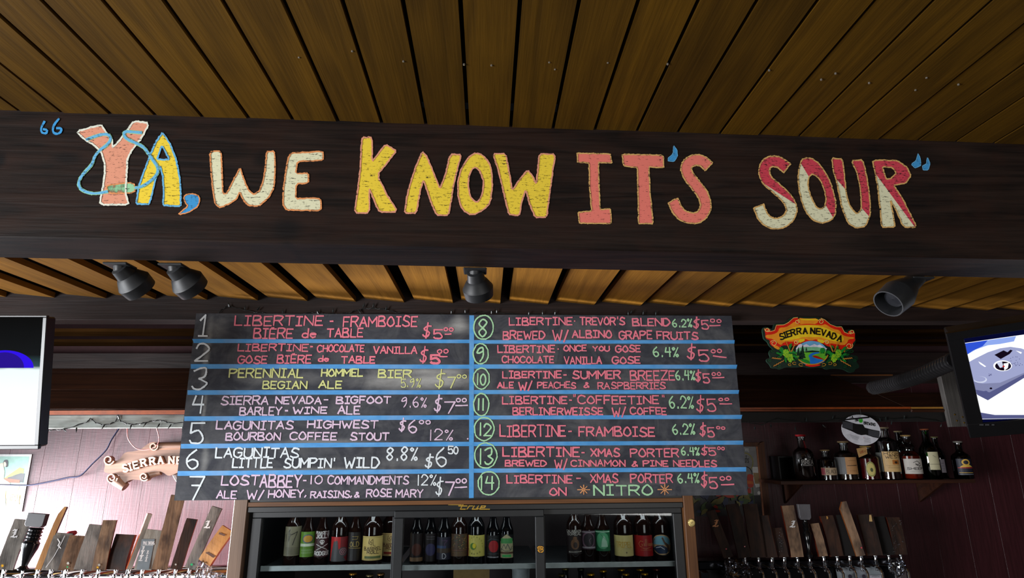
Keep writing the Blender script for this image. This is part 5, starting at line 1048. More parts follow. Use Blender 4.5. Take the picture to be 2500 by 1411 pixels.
# bottle cap pinned on the right side panel
c = P(1688, 1276, FY-.0105); t = thing('bottle_cap', c, 'gold bottle cap stuck on the wooden right side of the fridge', 'bottle cap')
mb = MB(); r_ = .0145; prof = []
k = len(mb.v)
for (dp, rr, wv_) in ((0, r_, .0012), (.003, r_*.98, .0009), (.0055, r_*.8, 0), (.006, r_*.4, 0)):
    for i in range(42): a = 6.2832*i/42; q = rr+wv_*math.cos(a*21); mb.v.append(c+Vector((math.cos(a)*q, -dp, math.sin(a)*q)))
for j in range(3):
    for i in range(42): mb.f.append((j*42+i, j*42+(i+1) % 42, (j+1)*42+(i+1) % 42, (j+1)*42+i)); mb.m.append(0)
mb.f.append(tuple(3*42+i for i in range(42))); mb.m.append(0); mb.build('crown', plain('cap_gold', (206, 184, 116), .35, .6), t)
mb = MB(); ribbon(mb, [(-.004, .003), (0, -.003), (.004, .004)], .0018, lambda x, y: c+Vector((x, -.0064, y))); mb.build('emblem', plain('cap_ink', (120, 96, 50), .5), t, 'flat')

# ================================================================== LIQUOR SHELF ON THE RIGHT
LY = 2.97
SHW = wood('shelf_dark_wood', (44, 22, 14), (80, 44, 26), 0, .5, .6, 1.5, .4, 0)
sl_, sr_ = P(1905, 1178, LY-.06), P(2378, 1176, LY-.06); szl = P(2150, 1172, LY-.06).z
t = thing('wall_shelf', Vector(((sl_.x+sr_.x)/2, LY, szl)), 'dark wooden wall shelf holding the row of liquor bottles', 'shelf')
mb = MB(); mb.box((sl_.x, LY-.07, szl-.016), (sr_.x, WY-.001, szl)); mb.build('board', SHW, t, bevel=.001)
for x in (sl_.x+.12, sr_.x-.12):
    mb = MB(); mb.prism([(x, WY-.002, szl-.0165), (x, LY-.02, szl-.0165), (x, WY-.002, szl-.12)], (.012, 0, 0)); mb.build('bracket', SHW, t)
def clearm(name, c, mixv=.45):
    if name in MATS: return MATS[name]
    m, N, L, b = nodes(name); N.remove(b)
    t_ = N.new('ShaderNodeBsdfTransparent'); t_.inputs[0].default_value = srgb(c)
    g = N.new('ShaderNodeBsdfGlossy'); g.inputs['Roughness'].default_value = .04
    fr = N.new('ShaderNodeFresnel'); fr.inputs[0].default_value = 1.5; mx = N.new('ShaderNodeMixShader')
    L.new(math_(N, L, 'ADD', math_(N, L, 'MULTIPLY', fr.outputs[0], 1.2), .04), mx.inputs[0]); L.new(t_.outputs[0], mx.inputs[1]); L.new(g.outputs[0], mx.inputs[2]); L.new(mx.outputs[0], N['Material Output'].inputs[0]); MATS[name] = m; return m
CLR = clearm('clear_bottle_glass', (222, 228, 226)); GRNG = clearm('green_bottle_glass', (40, 120, 40)); BRNG = clearm('brown_bottle_glass', (90, 50, 30))
ROUND = [(0, .95), (.015, 1), (.54, 1), (.60, .94), (.65, .75), (.69, .48), (.73, .36), (.90, .35), (.905, .44), (.94, .44)]
SQ = [(0, .95), (.015, 1), (.62, 1), (.67, .92), (.70, .60), (.74, .40), (.90, .37), (.905, .45), (.94, .45)]
TALL = [(0, .95), (.012, 1), (.66, 1), (.72, .95), (.76, .70), (.79, .44), (.92, .40), (.925, .46), (.955, .46)]
WINE = [(0, .95), (.012, 1), (.52, 1), (.60, .92), (.68, .62), (.74, .42), (.93, .37), (.935, .43), (.96, .43)]
def liq(x, w_, ytop, Yo, label, glass, prof, liquid, fill, cap, capc, cols=None, box_=None, draws=(), extra=None, group='liquor bottles on the wall shelf'):
    Y = LY+Yo; b = P(x, 1172, Y); c = Vector((b.x, Y, szl+.0005)); top = P(x-(1172-ytop)*leanx(x, 1120)*0+(1172-ytop)*-.0, ytop, Y).z
    h = (top-c.z)/.985; r = w_/2/FPX*Y*1.06
    t = thing('liquor_bottle', c, label, 'bottle', group)
    mb = MB(); mb.lathe(c, (0, 0, 1), [(q*h, k*r) for q, k in prof], 28); mb.build('glass', glass, t, True)
    if liquid:
        mb = MB(); pr = [(q*h, k*r*.93) for q, k in prof if q <= fill]; mb.lathe(c+Vector((0, 0, .003)), (0, 0, 1), pr+[(fill*h, pr[-1][1])], 24)
        mb.build('liquid', plain('liquor_%d_%d_%d' % liquid, liquid, .15), t, True)
    e = prof[-1]; mb = MB(); mb.lathe(c+Vector((0, 0, e[0]*h+.0003)), (0, 0, 1), [(0, e[1]*r*.95), (h*.02, e[1]*r*1.15), (h*(.985-e[0]), e[1]*r*1.1)], 18)
    mb.build('stopper', plain('stopper_%d_%d_%d' % capc, capc, .45, .2), t, True)
    a0 = facing(c)
    if cols:
        mb = MB(); ms = [plain('ink_%d_%d_%d' % q, q, .5, 0, .06) for q in cols]
        s_ = Y*1.05/FPX; u0, u1 = (box_[0]-x)*s_, (box_[1]-x)*s_; v1 = P(x, box_[2], Y-r).z-c.z; v0 = P(x, box_[3], Y-r).z-c.z
        U0, U1 = r*math.asin(max(-.97, u0/r)), r*math.asin(min(.97, u1/r)); f = cylmap(c, r, c.z, a0, .0006)
        mid, U, H = (U0+U1)/2, (U1-U0)/2, v1-v0
        if draws != 'none' : patch(mb, f, U0, U1, v0, v1, 0)
        for k, d in enumerate(draws if draws != 'none' else ()):
            g = cylmap(c, r, c.z, a0, .0010+.0003*k); g2 = lambda u, v, g=g: g(mid+u*U, v0+v*H); g2.U = U; g2.H = H; d(mb, g2)
        mb.build('label', ms, t, 'flat')
    if extra: extra(t, c, r, h, a0)
    return t
def ribbon_x(t, c, r, h, a0):
    mb = MB(); f = cylmap(c, r*.5, c.z, a0, .002); mb.face([f(.008, h*.85), f(.014, h*.85), f(.030, h*.60), f(.014, h*.60)]); mb.build('neck_ribbon', plain('red_ribbon', (120, 14, 20), .4), t)
liq(1968, 44, 1061, 0, 'liquor bottle with red cap, silver neck band and the letters BREA', CLR, ROUND, (30, 12, 8), .45, 1, (170, 20, 30), ((16, 10, 10), (190, 188, 184)), (1963, 1987, 1122, 1138), [tx('BREA', -.9, .9, .3, .95, 8, 1), rib([(-.8, .12), (.7, .12)], 5, 1)], ribbon_x)
liq(2023, 40, 1098, 0, 'small squat liquor bottle with cream label reading Black', CLR, SQ, (50, 24, 16), .42, 1, (184, 158, 110), ((196, 172, 140), (160, 60, 70), (60, 50, 46)), (2011, 2042, 1142, 1160), [rc(-.98, -.55, .05, .95, 1), tx('Black'.upper(), -.4, .8, .25, .75, 5, 2)])
liq(2071, 46, 1077, 0, 'liquor bottle with grey side label and orange-tan front label', CLR, SQ, (60, 36, 22), .36, 1, (176, 150, 110), ((118, 120, 122), (200, 148, 96), (90, 64, 40)), (2049, 2093, 1116, 1158), [rc(-.02, .98, .0, 1, 1), rib([(.1, .5), (.85, .52)], 12, 2), rib([(.2, .8), (.8, .8)], 3, 2), rib([(.2, .2), (.8, .2)], 3, 2)])
def tagx(t, c, r, h, a0):
    mb = MB(); o = P(2095, 1104, c.y-.045); mb.prism([P(2091, 1095, c.y-.045), P(2115, 1091, c.y-.045), P(2118, 1108, c.y-.045), P(2097, 1117, c.y-.045)], (0, .001, 0)); mb.build('hang_tag', plain('tag_tan', (206, 160, 100), .6), t)
    mb = MB(); text(mb, 'US-1', 2100, 2113, 1101, 1107, .9, lambda x, y: P(x, y+ (x-2100)*-.2, c.y-.0462)); mb.build('tag_print', plain('tag_ink', (170, 70, 40), .6), t, 'flat')
liq(2125, 46, 1089, 0, 'squat red liquor bottle with round yellow label and paper tag', CLR, SQ, (110, 14, 20), .60, 1, (190, 160, 90), ((206, 190, 110), (96, 120, 60), (70, 80, 40)), (2118, 2148, 1118, 1157), 'none', lambda t, c, r, h, a0: (tagx(t, c, r, h, a0), (lambda mb, f, f2, f3: (fillp(mb, f, ell(.010, h*.31, .021, h*.22, 28), 0), fillp(mb, f2, ell(.010, h*.31, .0195, h*.205, 28), 1), fillp(mb, f3, ell(.010, h*.31, .0175, h*.185, 28), 0), disc(mb, cylmap(c, r, c.z, a0, .0018), .012, h*.29, .006, h*.06, 2, 12), mb.build('round_label', [plain('ink_206_190_110', (206, 190, 110)), plain('ink_96_120_60', (96, 120, 60)), plain('ink_70_80_40', (70, 80, 40))], t, 'flat')))(MB(), cylmap(c, r, c.z, a0, .0006), cylmap(c, r, c.z, a0, .0010), cylmap(c, r, c.z, a0, .0014))))
for o in list(bpy.data.objects):
    if o.name.startswith('label') and len(o.data.polygons) == 0: bpy.data.objects.remove(o)
liq(2176, 46, 1043, 0, 'tall liquor bottle with tan label lettered HIGH WEST', CLR, TALL, (60, 30, 24), .20, 1, (196, 176, 140), ((214, 176, 116), (60, 42, 24), (180, 110, 40), (110, 112, 108)), (2166, 2200, 1102, 1152), [rc(-2.0, -1.05, 0, .95, 3), tx('HIGH', -.8, .8, .82, .97, 8, 1, 4), tx('WEST', -.7, .8, .66, .80, 8, 1, 4), rc(-.1, .6, .36, .58, 2), dd(.25, .46, .16, .06, 1), rib([(-.8, .3), (.8, .3)], 2, 1), rib([(-.6, .2), (.7, .2)], 2, 1)])
liq(2212, 34, 1052, .09, 'dark bottle with pale cap hidden behind the sheep-label bottle', BRNG, TALL, (20, 12, 8), .6, 1, (176, 160, 120))
liq(2229, 46, 1062, 0, 'liquor bottle of amber whiskey with white SHEEP label and cork', CLR, [(0, .95), (.015, 1), (.50, 1), (.58, .80), (.62, .55), (.68, .52), (.72, .60), (.76, .52), (.84, .34), (.92, .33), (.925, .40), (.95, .40)], (150, 38, 16), .50, 1, (196, 160, 100), ((206, 200, 192), (40, 38, 36)), (2217, 2251, 1120, 1157), [tx('SHEEP', -.75, .9, .28, .42, 9, 1), rib([(-.1, .75), (.3, .85), (.6, .7), (.3, .6), (.1, .7)], 7, 1), rib([(.1, .62), (.5, .5), (.6, .6)], 8, 1), rib([(-.6, .15), (.8, .15)], 2, 1)])
liq(2279, 38, 1047, 0, 'tall green wine-shaped bottle with cream label and copper cap', GRNG, WINE, (14, 46, 14), .5, 1, (150, 80, 50), ((200, 194, 158), (100, 96, 80)), (2277, 2296, 1103, 1147), [rc(-1, 1, .30, .32, 1), rib([(-.2, .8), (.3, .7)], 5, 1)])
liq(2300, 30, 1066, .09, 'slim dark bottle with a pale label behind the green bottle', BRNG, WINE, (14, 10, 10), .6, 1, (180, 176, 120), ((176, 168, 180), (90, 80, 100)), (2294, 2311, 1121, 1154), [rib([(-.7, .7), (.7, .7)], 5, 1), rib([(-.7, .5), (.7, .5)], 3, 1), rib([(-.7, .3), (.7, .3)], 3, 1)])
liq(2356, 38, 1077, 0, 'lone dark liquor bottle at the right end with gold emblem label', BRNG, ROUND, (14, 12, 14), .5, 1, (120, 116, 110), ((24, 26, 44), (220, 176, 70), (180, 40, 40), (150, 160, 170)), (2346, 2374, 1120, 1160), [dd(.1, .78, .5, .2, 1), dd(.1, .78, .3, .12, 0), lambda mb, g: fillp(mb, g, [(-.7, .48), (.9, .5), (.5, .62), (-.3, .62)], 1), rc(-.9, .9, .42, .47, 2), rib([(-.8, .15), (.8, .15)], 7, 1), rib([(-.8, .05), (.8, .05)], 5, 3)])
# black framed box left of the bottles
a = P(1899, 1114, WY-.10); b = P(1945, 1114, WY-.10); z1 = a.z; z0_ = P(1905, 1175, WY-.10).z
t = thing('wall_box', Vector(((a.x+b.x)/2, WY-.06, z0_)), 'black open box mounted on the wall left of the red-capped bottle', 'box')
for nm, q in (('side', (a.x, a.x+.006, z0_, z1)), ('side', (b.x-.006, b.x, z0_, z1)), ('side', (a.x+.006, b.x-.006, z1-.006, z1)), ('side', (a.x+.006, b.x-.006, z0_, z0_+.006))):
    mb = MB(); mb.box((q[0], WY-.10, q[2]), (q[1], WY-.001, q[3])); mb.build(nm, BLK, t)
mb = MB(); mb.box((a.x+.006, WY-.012, z0_+.006), (b.x-.006, WY-.002, z1-.006)); mb.build('back_panel', BLK, t)

# hanging paper disc
DY = 2.785; C8 = crop(1880, 1000, 7.056)
def D_(x, y, off=0): q = C8([(x, y)])[0]; return P(q[0], q[1], DY)-Vector((0, off, 0))
t = thing('paper_disc', D_(1570, 625), 'round white paper disc with black band and green hop hanging above the bottles', 'disc')
rot = .24
def dl(pts): return [(1568+(x*math.cos(rot)-y*math.sin(rot)), 350+(x*math.sin(rot)+y*math.cos(rot))) for x, y in pts]
mb = MB(); mb.prism([D_(x, y) for x, y in dl(ell(0, 0, 340, 258, 44))], (0, .0015, 0)); mb.build('disc', plain('disc_white', (232, 232, 240), .5), t)
mb = MB(); dm = [plain('disc_black', (12, 12, 14), .5), plain('disc_grey_print', (96, 98, 106), .5), plain('disc_green', (60, 190, 50), .5), plain('disc_red', (200, 30, 40), .5)]
mb.face([D_(x, y, .0006) for x, y in [(1243, 175), (1340, 200), (1480, 245), (1600, 255), (1630, 310), (1740, 340), (1885, 368), (1888, 420), (1870, 495), (1760, 470), (1650, 432), (1570, 440), (1500, 420), (1400, 370), (1240, 305)]], 0)
for i in range(11): mb.face([D_(x, y, .0009) for x, y in [(1250, 205+i*9), (1425, 232+i*11), (1420, 236+i*11), (1250, 209+i*9)]], 1)
for i in range(9): mb.face([D_(x, y, .0009) for x, y in [(1690, 345+i*11), (1880, 380+i*12), (1880, 385+i*12), (1690, 350+i*11)]], 1)
mb.face([D_(x, y, .0008) for x, y in ell(1562, 195, 34, 32, 18)], 2)
for a_, b_ in (((1545, 165), (1530, 180)), ((1575, 162), (1590, 175))): ribbon(mb, [a_, b_], 12, lambda x, y: D_(x, y, .0009), 2)
text(mb, 'BREWING', 1612, 1810, 205, 250, 9, lambda x, y: D_(x, y+(x-1612)*.16, .001), 0); text(mb, 'ON', 1465, 1515, 165, 200, 9, lambda x, y: D_(x, y, .001), 0); text(mb, 'TA', 1362, 1430, 110, 150, 9, lambda x, y: D_(x, y, .001), 0)
for i in range(4): ribbon(mb, [(1420+i*8, 88+i*9), (1560, 102+i*9)], 2, lambda x, y: D_(x, y, .0009), 1)
for i in range(5): ribbon(mb, [(1370+i*12, 432+i*17), (1540-i*8, 470+i*14)], 3, lambda x, y: D_(x, y, .0009), 1); ribbon(mb, [(1620, 478+i*18), (1730, 502+i*17)], 3, lambda x, y: D_(x, y, .0009), 1)
mb.face([D_(x, y, .001) for x, y in ell(1612, 486, 6, 6, 8)], 3); mb.build('print', dm, t, 'flat')
mb = MB(); mb.prism([D_(1255, 165, .004), D_(1255, 188, .004), D_(1700, 145, .004), D_(1700, 118, .004)], (0, .001, 0)); mb.build('black_strap', BLK, t)
p = D_(1568, 100); mb = MB(); mb.tube([p, Vector((p.x, DY, ez-.006))], .0008, 5); mb.build('string', BLK, t)

# ================================================================== FRAMED PRINT BEHIND THE CHALKBOARD'S RIGHT END
C9 = crop(1700, 1080, 4.263); GY = WY-.006
def N_(x, y, off=0): q = C9([(x, y)])[0]; return P(q[0], q[1], GY)-Vector((0, off, 0))
t = thing('framed_print', N_(300, 760), 'brown-framed mirror print with peppers and leaves, right of the chalkboard corner', 'picture')
FRW = wood('picture_frame_wood', (66, 36, 18), (104, 60, 30), 2, .5, .6, 1.2, .3, 0)
mb = MB(); mb.prism([N_(618, 20, .02), N_(686, -10, .02), N_(755, 755, .02), N_(690, 760, .02)], (0, .024, 0)); mb.build('frame_side', FRW, t)
mb = MB(); mb.prism([N_(-120, 3, .02), N_(640, 0, .02), N_(640, 42, .02), N_(-120, 45, .02)], (0, .024, 0)); mb.build('frame_top', FRW, t)
mb = MB(); mb.prism([N_(-120, 42), N_(622, 42), N_(690, 760), N_(-110, 770)], (0, .004, 0)); mb.build('mirror_panel', plain('smoked_mirror', (60, 60, 62), .3, .3), t)
ms = [plain('print_'+n, c, .45) for n, c in (('grey', (128, 128, 128)), ('lime', (136, 130, 50)), ('red', (176, 48, 24)), ('orange', (190, 96, 30)), ('green', (60, 84, 34)), ('white', (206, 208, 206)), ('tan', (150, 126, 84)), ('dark', (24, 18, 20)), ('blue', (44, 52, 84)), ('olive', (110, 104, 40)), ('black', (12, 10, 10)))]
mb = MB(); ln_ = lambda k: (lambda x, y: N_(x, y, k))
mb.face([N_(x, y, .0006) for x, y in [(480, 44), (618, 44), (640, 250), (665, 550), (560, 550), (480, 300)]], 0)  # grey patch paints the window's reflection in the mirror
ribbon(mb, ell(500, 210, 88, 100, 16, -1.5, 1.0), 9, ln_(.0010), 1); ribbon(mb, [(505, 55), (512, 90), (520, 60), (528, 95), (536, 60), (545, 100)], 4, ln_(.0010), 5)
text(mb, 'ITS', 505, 545, 170, 210, 6, ln_(.0011), 10); text(mb, 'T', 510, 525, 140, 165, 5, ln_(.0011), 10)
mb.face([N_(x, y, .0010) for x, y in [(582, 255), (640, 255), (660, 460), (620, 470), (590, 380)]], 5); mb.face([N_(x, y, .0012) for x, y in [(590, 315), (645, 318), (655, 430), (610, 430)]], 6)
mb.face([N_(x, y, .0014) for x, y in chaikin([(525, 335), (560, 328), (595, 340), (590, 380), (598, 460), (560, 475), (530, 460)], 1)], 2); mb.face([N_(x, y, .0016) for x, y in [(528, 395), (590, 405), (592, 435), (530, 430)]], 3)
mb.face([N_(x, y, .0014) for x, y in ell(550, 505, 20, 32, 14)], 2); ribbon(mb, ell(500, 330, 80, 80, 12, -1.3, .1), 9, ln_(.0012), 10); ribbon(mb, [(585, 470), (592, 560), (598, 640)], 9, ln_(.0015), 4)
mb.face([N_(x, y, .0012) for x, y in ell(650, 525, 16, 18, 12)], 5)
random.seed(31)
for i in range(70):
    x, y = random.uniform(-90, 600), random.uniform(470, 720); 
    if x > 560: continue
    r_ = random.uniform(28, 70); a_ = random.uniform(0, 6); c_i = random.choice([4, 4, 9, 7, 8, 2, 9, 7])
    mb.face([N_(x+r_*math.cos(a_+q)*k_, y+r_*math.sin(a_+q)*k_*.8, .0016+.0002*i) for q, k_ in ((0, 1.2), (.8, .6), (1.6, .5), (2.6, .7), (3.4, 1.1), (4.2, .6), (5.2, .5))], c_i)
mb.build('print_artwork', ms, t, 'flat')

# ================================================================== TAP HANDLES
def faucet(t, p, s=1.0):
    mb = MB(); mb.lathe(p, (0, 0, 1), [(-.052*s, .0085*s), (-.045*s, .010*s), (-.030*s, .010*s), (-.026*s, .0065*s), (-.014*s, .0065*s), (-.012*s, .009*s), (-.006*s, .009*s), (-.003*s, .0055*s), (.006*s, .005*s), (.007*s, .007*s), (.012*s, .007*s)], 14)
    mb.tube([p+Vector((0, .002, -.038*s)), p+Vector((0, -.022*s, -.042*s)), p+Vector((0, -.036*s, -.056*s)), p+Vector((0, -.038*s, -.11*s))], [.009*s, .008*s, .0065*s, .006*s], 12)
    mb.tube([p+Vector((0, 0, -.038*s)), p+Vector((0, .06*s, -.038*s))], .008*s, 12)
    mb.build('faucet', CHROME, t, True)
SW1 = wood('barrel_stave_grey', (96, 92, 88), (160, 152, 142), 2, .65, .8, 1.5, .8, .15, .25, blotch=.6, blotc=(38, 34, 34))
SW2 = wood('barrel_stave_brown', (112, 88, 70), (168, 134, 104), 2, .65, .8, 1.5, .8, .15, .25, blotch=.7, blotc=(40, 32, 32))
SW3 = wood('barrel_stave_dark', (40, 26, 20), (74, 46, 32), 2, .65, .8, 1.5, .6, .1, .25, blotch=.8, blotc=(22, 15, 14))
SW4 = wood('barrel_stave_honey', (158, 106, 50), (204, 148, 84), 2, .6, .6, 1.5, .5, .05, .3, blotch=.35, blotc=(100, 60, 30))
SW5 = wood('barrel_stave_pale', (150, 144, 132), (196, 190, 178), 2, .65, .8, 1.5, .8, .05, .25, blotch=.35, blotc=(100, 94, 84))
RED = wood('wine_stained_side', (96, 30, 16), (150, 58, 26), 2, .55, .6, 1.5, .3, .1, .3)
TIN_ = plain('silver_star', (206, 204, 196), .3, .4); 
def star(mb, f, cx, cy_, r, mi): mb.face([f(cx+(r if i % 2 == 0 else r*.5)*math.cos(i*math.pi/6), cy_+(r if i % 2 == 0 else r*.5)*math.sin(i*math.pi/6)) for i in range(12)], mi)
def blackL(mb, f, cx, cy_, s, mi, lean=-.25):
    """blackletter L, s pixels tall"""
    X = lambda x, y: f(cx+(x-lean*(-y))*s, cy_+y*s)
    for pts, w in (([(-.28, -.38), (-.1, -.5), (.0, -.40), (.16, -.48)], .12), ([(.0, -.45), (-.04, .1), (-.12, .36)], .17), ([(.14, -.42), (.1, .1)], .07), ([(-.34, .36), (-.16, .28), (.06, .40), (.34, .28)], .14), ([(-.26, -.1), (.06, -.14)], .06), ([(.34, .28), (.30, .44)], .08)):
        ribbon(mb, pts, w, X, mi)
def stave(base, top, wpx, Y, mt, side, label, side_px=4, th=.02, taper=1.0, marks=None, split_top=None, sidem=None, face_off=0):
    """handle cut from a barrel stave; face towards the room, thickness shown on its right or left"""
    s = Y*1.06/FPX; bx_, by_ = base; tx_, ty_ = top
    B = P(bx_, by_, Y); T = P(tx_, ty_, Y); T = Vector((T.x, Y+.02, T.z)); up = (T-B); L_ = up.length; up.normalize()
    w2 = wpx*s/2
    yaw = side*math.atan2(side_px*s, th)*.9                     # turned so that the edge is seen
    xd = Vector((math.cos(yaw), math.sin(yaw)*1.0, 0)); xd = (xd-up*xd.dot(up)).normalized(); nd = xd.cross(up); nd = nd if nd.y > 0 else -nd
    t = thing('beer_tap', B, label, 'tap', 'tap handles on the left tap tower' if bx_ < 600 else 'tap handles on the right tap tower')
    mb = MB(); n = 9
    rings = []
    for i in range(n):
        q = i/(n-1); c = B+up*L_*q; bow = .006*math.sin(math.pi*q); ww = w2*(1+(taper-1)*q)
        if split_top and q > split_top[0]: 
            rr = (q-split_top[0])/(1-split_top[0])
            lo = -ww+2*ww*split_top[1]*rr
        else: lo = -ww
        j = random.uniform(-.0006, .0006)
        rings.append([c+xd*(lo+j)-nd*bow, c+xd*(ww+j)-nd*bow, c+xd*ww+nd*(th-bow), c+xd*lo+nd*(th-bow)])
    for a, b in zip(rings, rings[1:]):
        for i in range(4):
            k = (i+1) % 4; mb.face([a[i], a[k], b[k], b[i]], 0 if i in (0, 2) else 1)
    mb.face(rings[0], 1); mb.face(rings[-1], 1)
    mb.build('stave', [mt, sidem or RED], t)
    def f(x, y, k=.0009):
        # picture position on the front face of the stave
        return PP(x, y, B-nd*.0075, nd) - nd*k
    if marks: marks(t, f)
    mb = MB(); mb.lathe(B-up*.018+nd*th*.5, up, [(0, .006), (.012, .008), (.018, .009)], 14); mb.build('ferrule', CHROME, t, True)
    faucet(t, P(base[0], 1398, Y) if base[0] < 600 else P(base[0], base[1]+8, Y), 1 if base[0] < 600 else .92)
    return t
WHT_P = plain('white_print', (226, 224, 224), .6); YLS = plain('gold_star', (240, 180, 40), .35, .2); GRS = plain('green_star', (40, 180, 110), .35, .2); RDS = plain('red_star', (200, 20, 50), .35)
def mL(cx, cy_, s, m=WHT_P):
    def d(t, f): mb = MB(); blackL(mb, f, cx, cy_, s, 0); mb.build('painted_letter', m, t, 'flat')
    return d
def mstar(cx, cy_, r, m):
    def d(t, f): mb = MB(); star(mb, lambda x, y: f(x, y, .0014), cx, cy_, r, 0); mb.build('star_sticker', m, t, 'flat')
    return d
def both(*ds): return lambda t, f: [d(t, f) for d in ds]
TYL = 2.74
stave((10, 1391), (47, 1270), 29, TYL, SW1, 1, 'grey weathered stave tap handle with white L, at the far left edge', 5, marks=both(mL(36, 1303, 21), mstar(6, 1381, 4.5, YLS)), sidem=plain('dark_wine_side', (46, 16, 30), .5))
# black turned spindle
B = P(55, 1392, TYL); T = P(93, 1254, TYL); T = Vector((T.x, TYL+.015, T.z)); up = T-B; Ln = up.length; up.normalize(); px_ = TYL*1.06/FPX
GB_ = plain('gloss_black_paint', (14, 14, 16), .15, 0, .1)
t = thing('beer_tap', B, 'glossy black turned spindle tap handle with square block top, left tower', 'tap', 'tap handles on the left tap tower')
mb = MB(); mb.lathe(B, up, [(0, 9*px_), (.03*Ln, 11*px_), (.05*Ln, 8*px_), (.08*Ln, 6*px_), (.2*Ln, 9*px_), (.38*Ln, 15*px_), (.47*Ln, 16*px_), (.50*Ln, 13*px_)], 24); mb.build('turned_body', GB_, t, True); faucet(t, P(55, 1398, TYL))
mb = MB(); pr = [(.50*Ln, 13*px_)]
for i in range(4): pr += [(Ln*(.52+.06*i), 12*px_), (Ln*(.545+.06*i), 15*px_), (Ln*(.57+.06*i), 12*px_)]
mb.lathe(B, up, pr, 24); mb.build('ringed_neck', GB_, t, True)
xd = Vector((1, 0, 0)); xd = (xd-up*xd.dot(up)).normalized(); nd = up.cross(xd); nd = nd if nd.y > 0 else -nd; w2 = 18.5*px_
mb = MB(); b0 = B+up*Ln*.76; b1 = B+up*Ln*1.0
mb.prism([b0-xd*w2*.8-nd*w2*.6, b0+xd*w2*.8-nd*w2*.6, b0+up*.008+xd*w2-nd*w2*.6, b1+xd*w2-nd*w2*.6, b1-xd*w2-nd*w2*.6, b0+up*.008-xd*w2-nd*w2*.6], nd*w2*.7); mb.build('block_top', plain('flat_black_block', (22, 20, 22), .5), t, bevel=.001)
stave((92, 1393), (148, 1238), 11, TYL, SW4, 1, 'narrow honey-brown stave tap handle seen edge-on with chamfered tip, left tower', 2, .016, split_top=(.86, .6), sidem=plain('dark_wine_side', (46, 16, 30), .5))
stave((124, 1393), (148, 1303), 33, TYL, SW1, 1, 'short wide grey stave tap handle with scratched white mark, left tower', 4, marks=lambda t, f: (lambda mb: (ribbon(mb, [(112, 1385), (132, 1358), (150, 1325), (158, 1308)], 1.2, f), ribbon(mb, [(141, 1316), (146, 1324), (142, 1332), (148, 1338)], 2.6, f), mb.build('scratched_mark', WHT_P, t, 'flat')))(MB()), sidem=plain('dark_wine_side', (46, 16, 30), .5))
stave((161, 1393), (182, 1309), 28, TYL, SW2, 1, 'short tan-brown stave tap handle with silver and green stars, left tower', 7, marks=both(mstar(166, 1375, 4.5, TIN_), mstar(164.5, 1384, 3, GRS)))
stave((201, 1392), (232, 1283), 32, TYL+.005, SW1, 1, 'mottled grey-brown stave tap handle leaning right, middle of the left tower', 4)
stave((240, 1393), (261, 1271), 25, TYL-.012, SW2, 1, 'brown stave tap handle with silver and yellow stars, left tower', 4, marks=both(mstar(242, 1379, 4, TIN_), mstar(238.5, 1385, 3.6, YLS)))
stave((281, 1391), (299, 1306), 39, TYL+.012, SW3, 1, 'broad dark brown stave tap handle, left tower', 0)
stave((315, 1391), (360, 1256), 9, TYL, SW5, 1, 'stave tap handle seen from its orange-brown side with pale front edge, left tower', 12, .030, sidem=plain('bright_orange_side', (168, 70, 20), .5, 0, .25, 60))
def lab10(t, f):
    mb = MB(); mb.face([f(x, y, .001) for x, y in [(346, 1316), (378, 1316), (363, 1391), (333, 1391)]], 0)
    mb.build('metal_label', plain('grey_label', (120, 130, 136), .35), t, 'flat')
    mb = MB(); g = lambda x, y: f(x, y, .0016); text(mb, 'PALE INTENS', 350, 377, 1322, 1329, 1.2, g)
    for x0_, y0_ in ((350, 1340), (347, 1352), (344, 1364)): blackL(mb, g, x0_, y0_, 12, 0)
    for x0_, y0_ in ((361, 1348), (359, 1358), (357, 1367)): blackL(mb, g, x0_, y0_, 8, 0)
    ribbon(mb, [(346, 1331), (374, 1331)], .8, g); mb.build('label_lettering', WHT_P, t, 'flat')
stave((348, 1391), (372, 1295), 32, TYL, SW5, 1, 'pale stave tap handle carrying a grey metal label with white blackletter, left tower', 4, marks=lab10)
stave((389, 1391), (430, 1210), 28, TYL+.006, SW2, 1, 'tallest mottled brown stave tap handle reaching up behind the chalkboard corner', 5)
stave((429, 1390), (463, 1268), 21, TYL, SW3, 1, 'slim dark reddish stave tap handle with a silver star, left tower', 3, marks=both(mstar(429, 1378, 3.2, TIN_)))
stave((463, 1388), (524, 1240), 21, TYL, SW1, 1, 'long grey stave tap handle with white L and green star, left tower', 2, marks=both(mL(507, 1281, 19), mstar(468, 1378, 4, GRS)), sidem=plain('dark_side', (30, 20, 18), .5))
stave((498, 1374), (551, 1292), 29, TYL-.02, SW4, 1, 'short honey-coloured tap handle tilted right beside the fridge, left tower', 0, th=.018, marks=lambda t, f: (lambda mb: (mb.face([f(x, y) for x, y in [(501, 1349), (508, 1347), (526, 1357), (521, 1362)]], 0), mb.face([f(x, y) for x, y in [(536, 1299), (551, 1305), (548, 1309), (534, 1304)]], 0), mb.build('burn_band', plain('burnt_band', (84, 52, 34), .7), t, 'flat')))(MB()), sidem=RED)
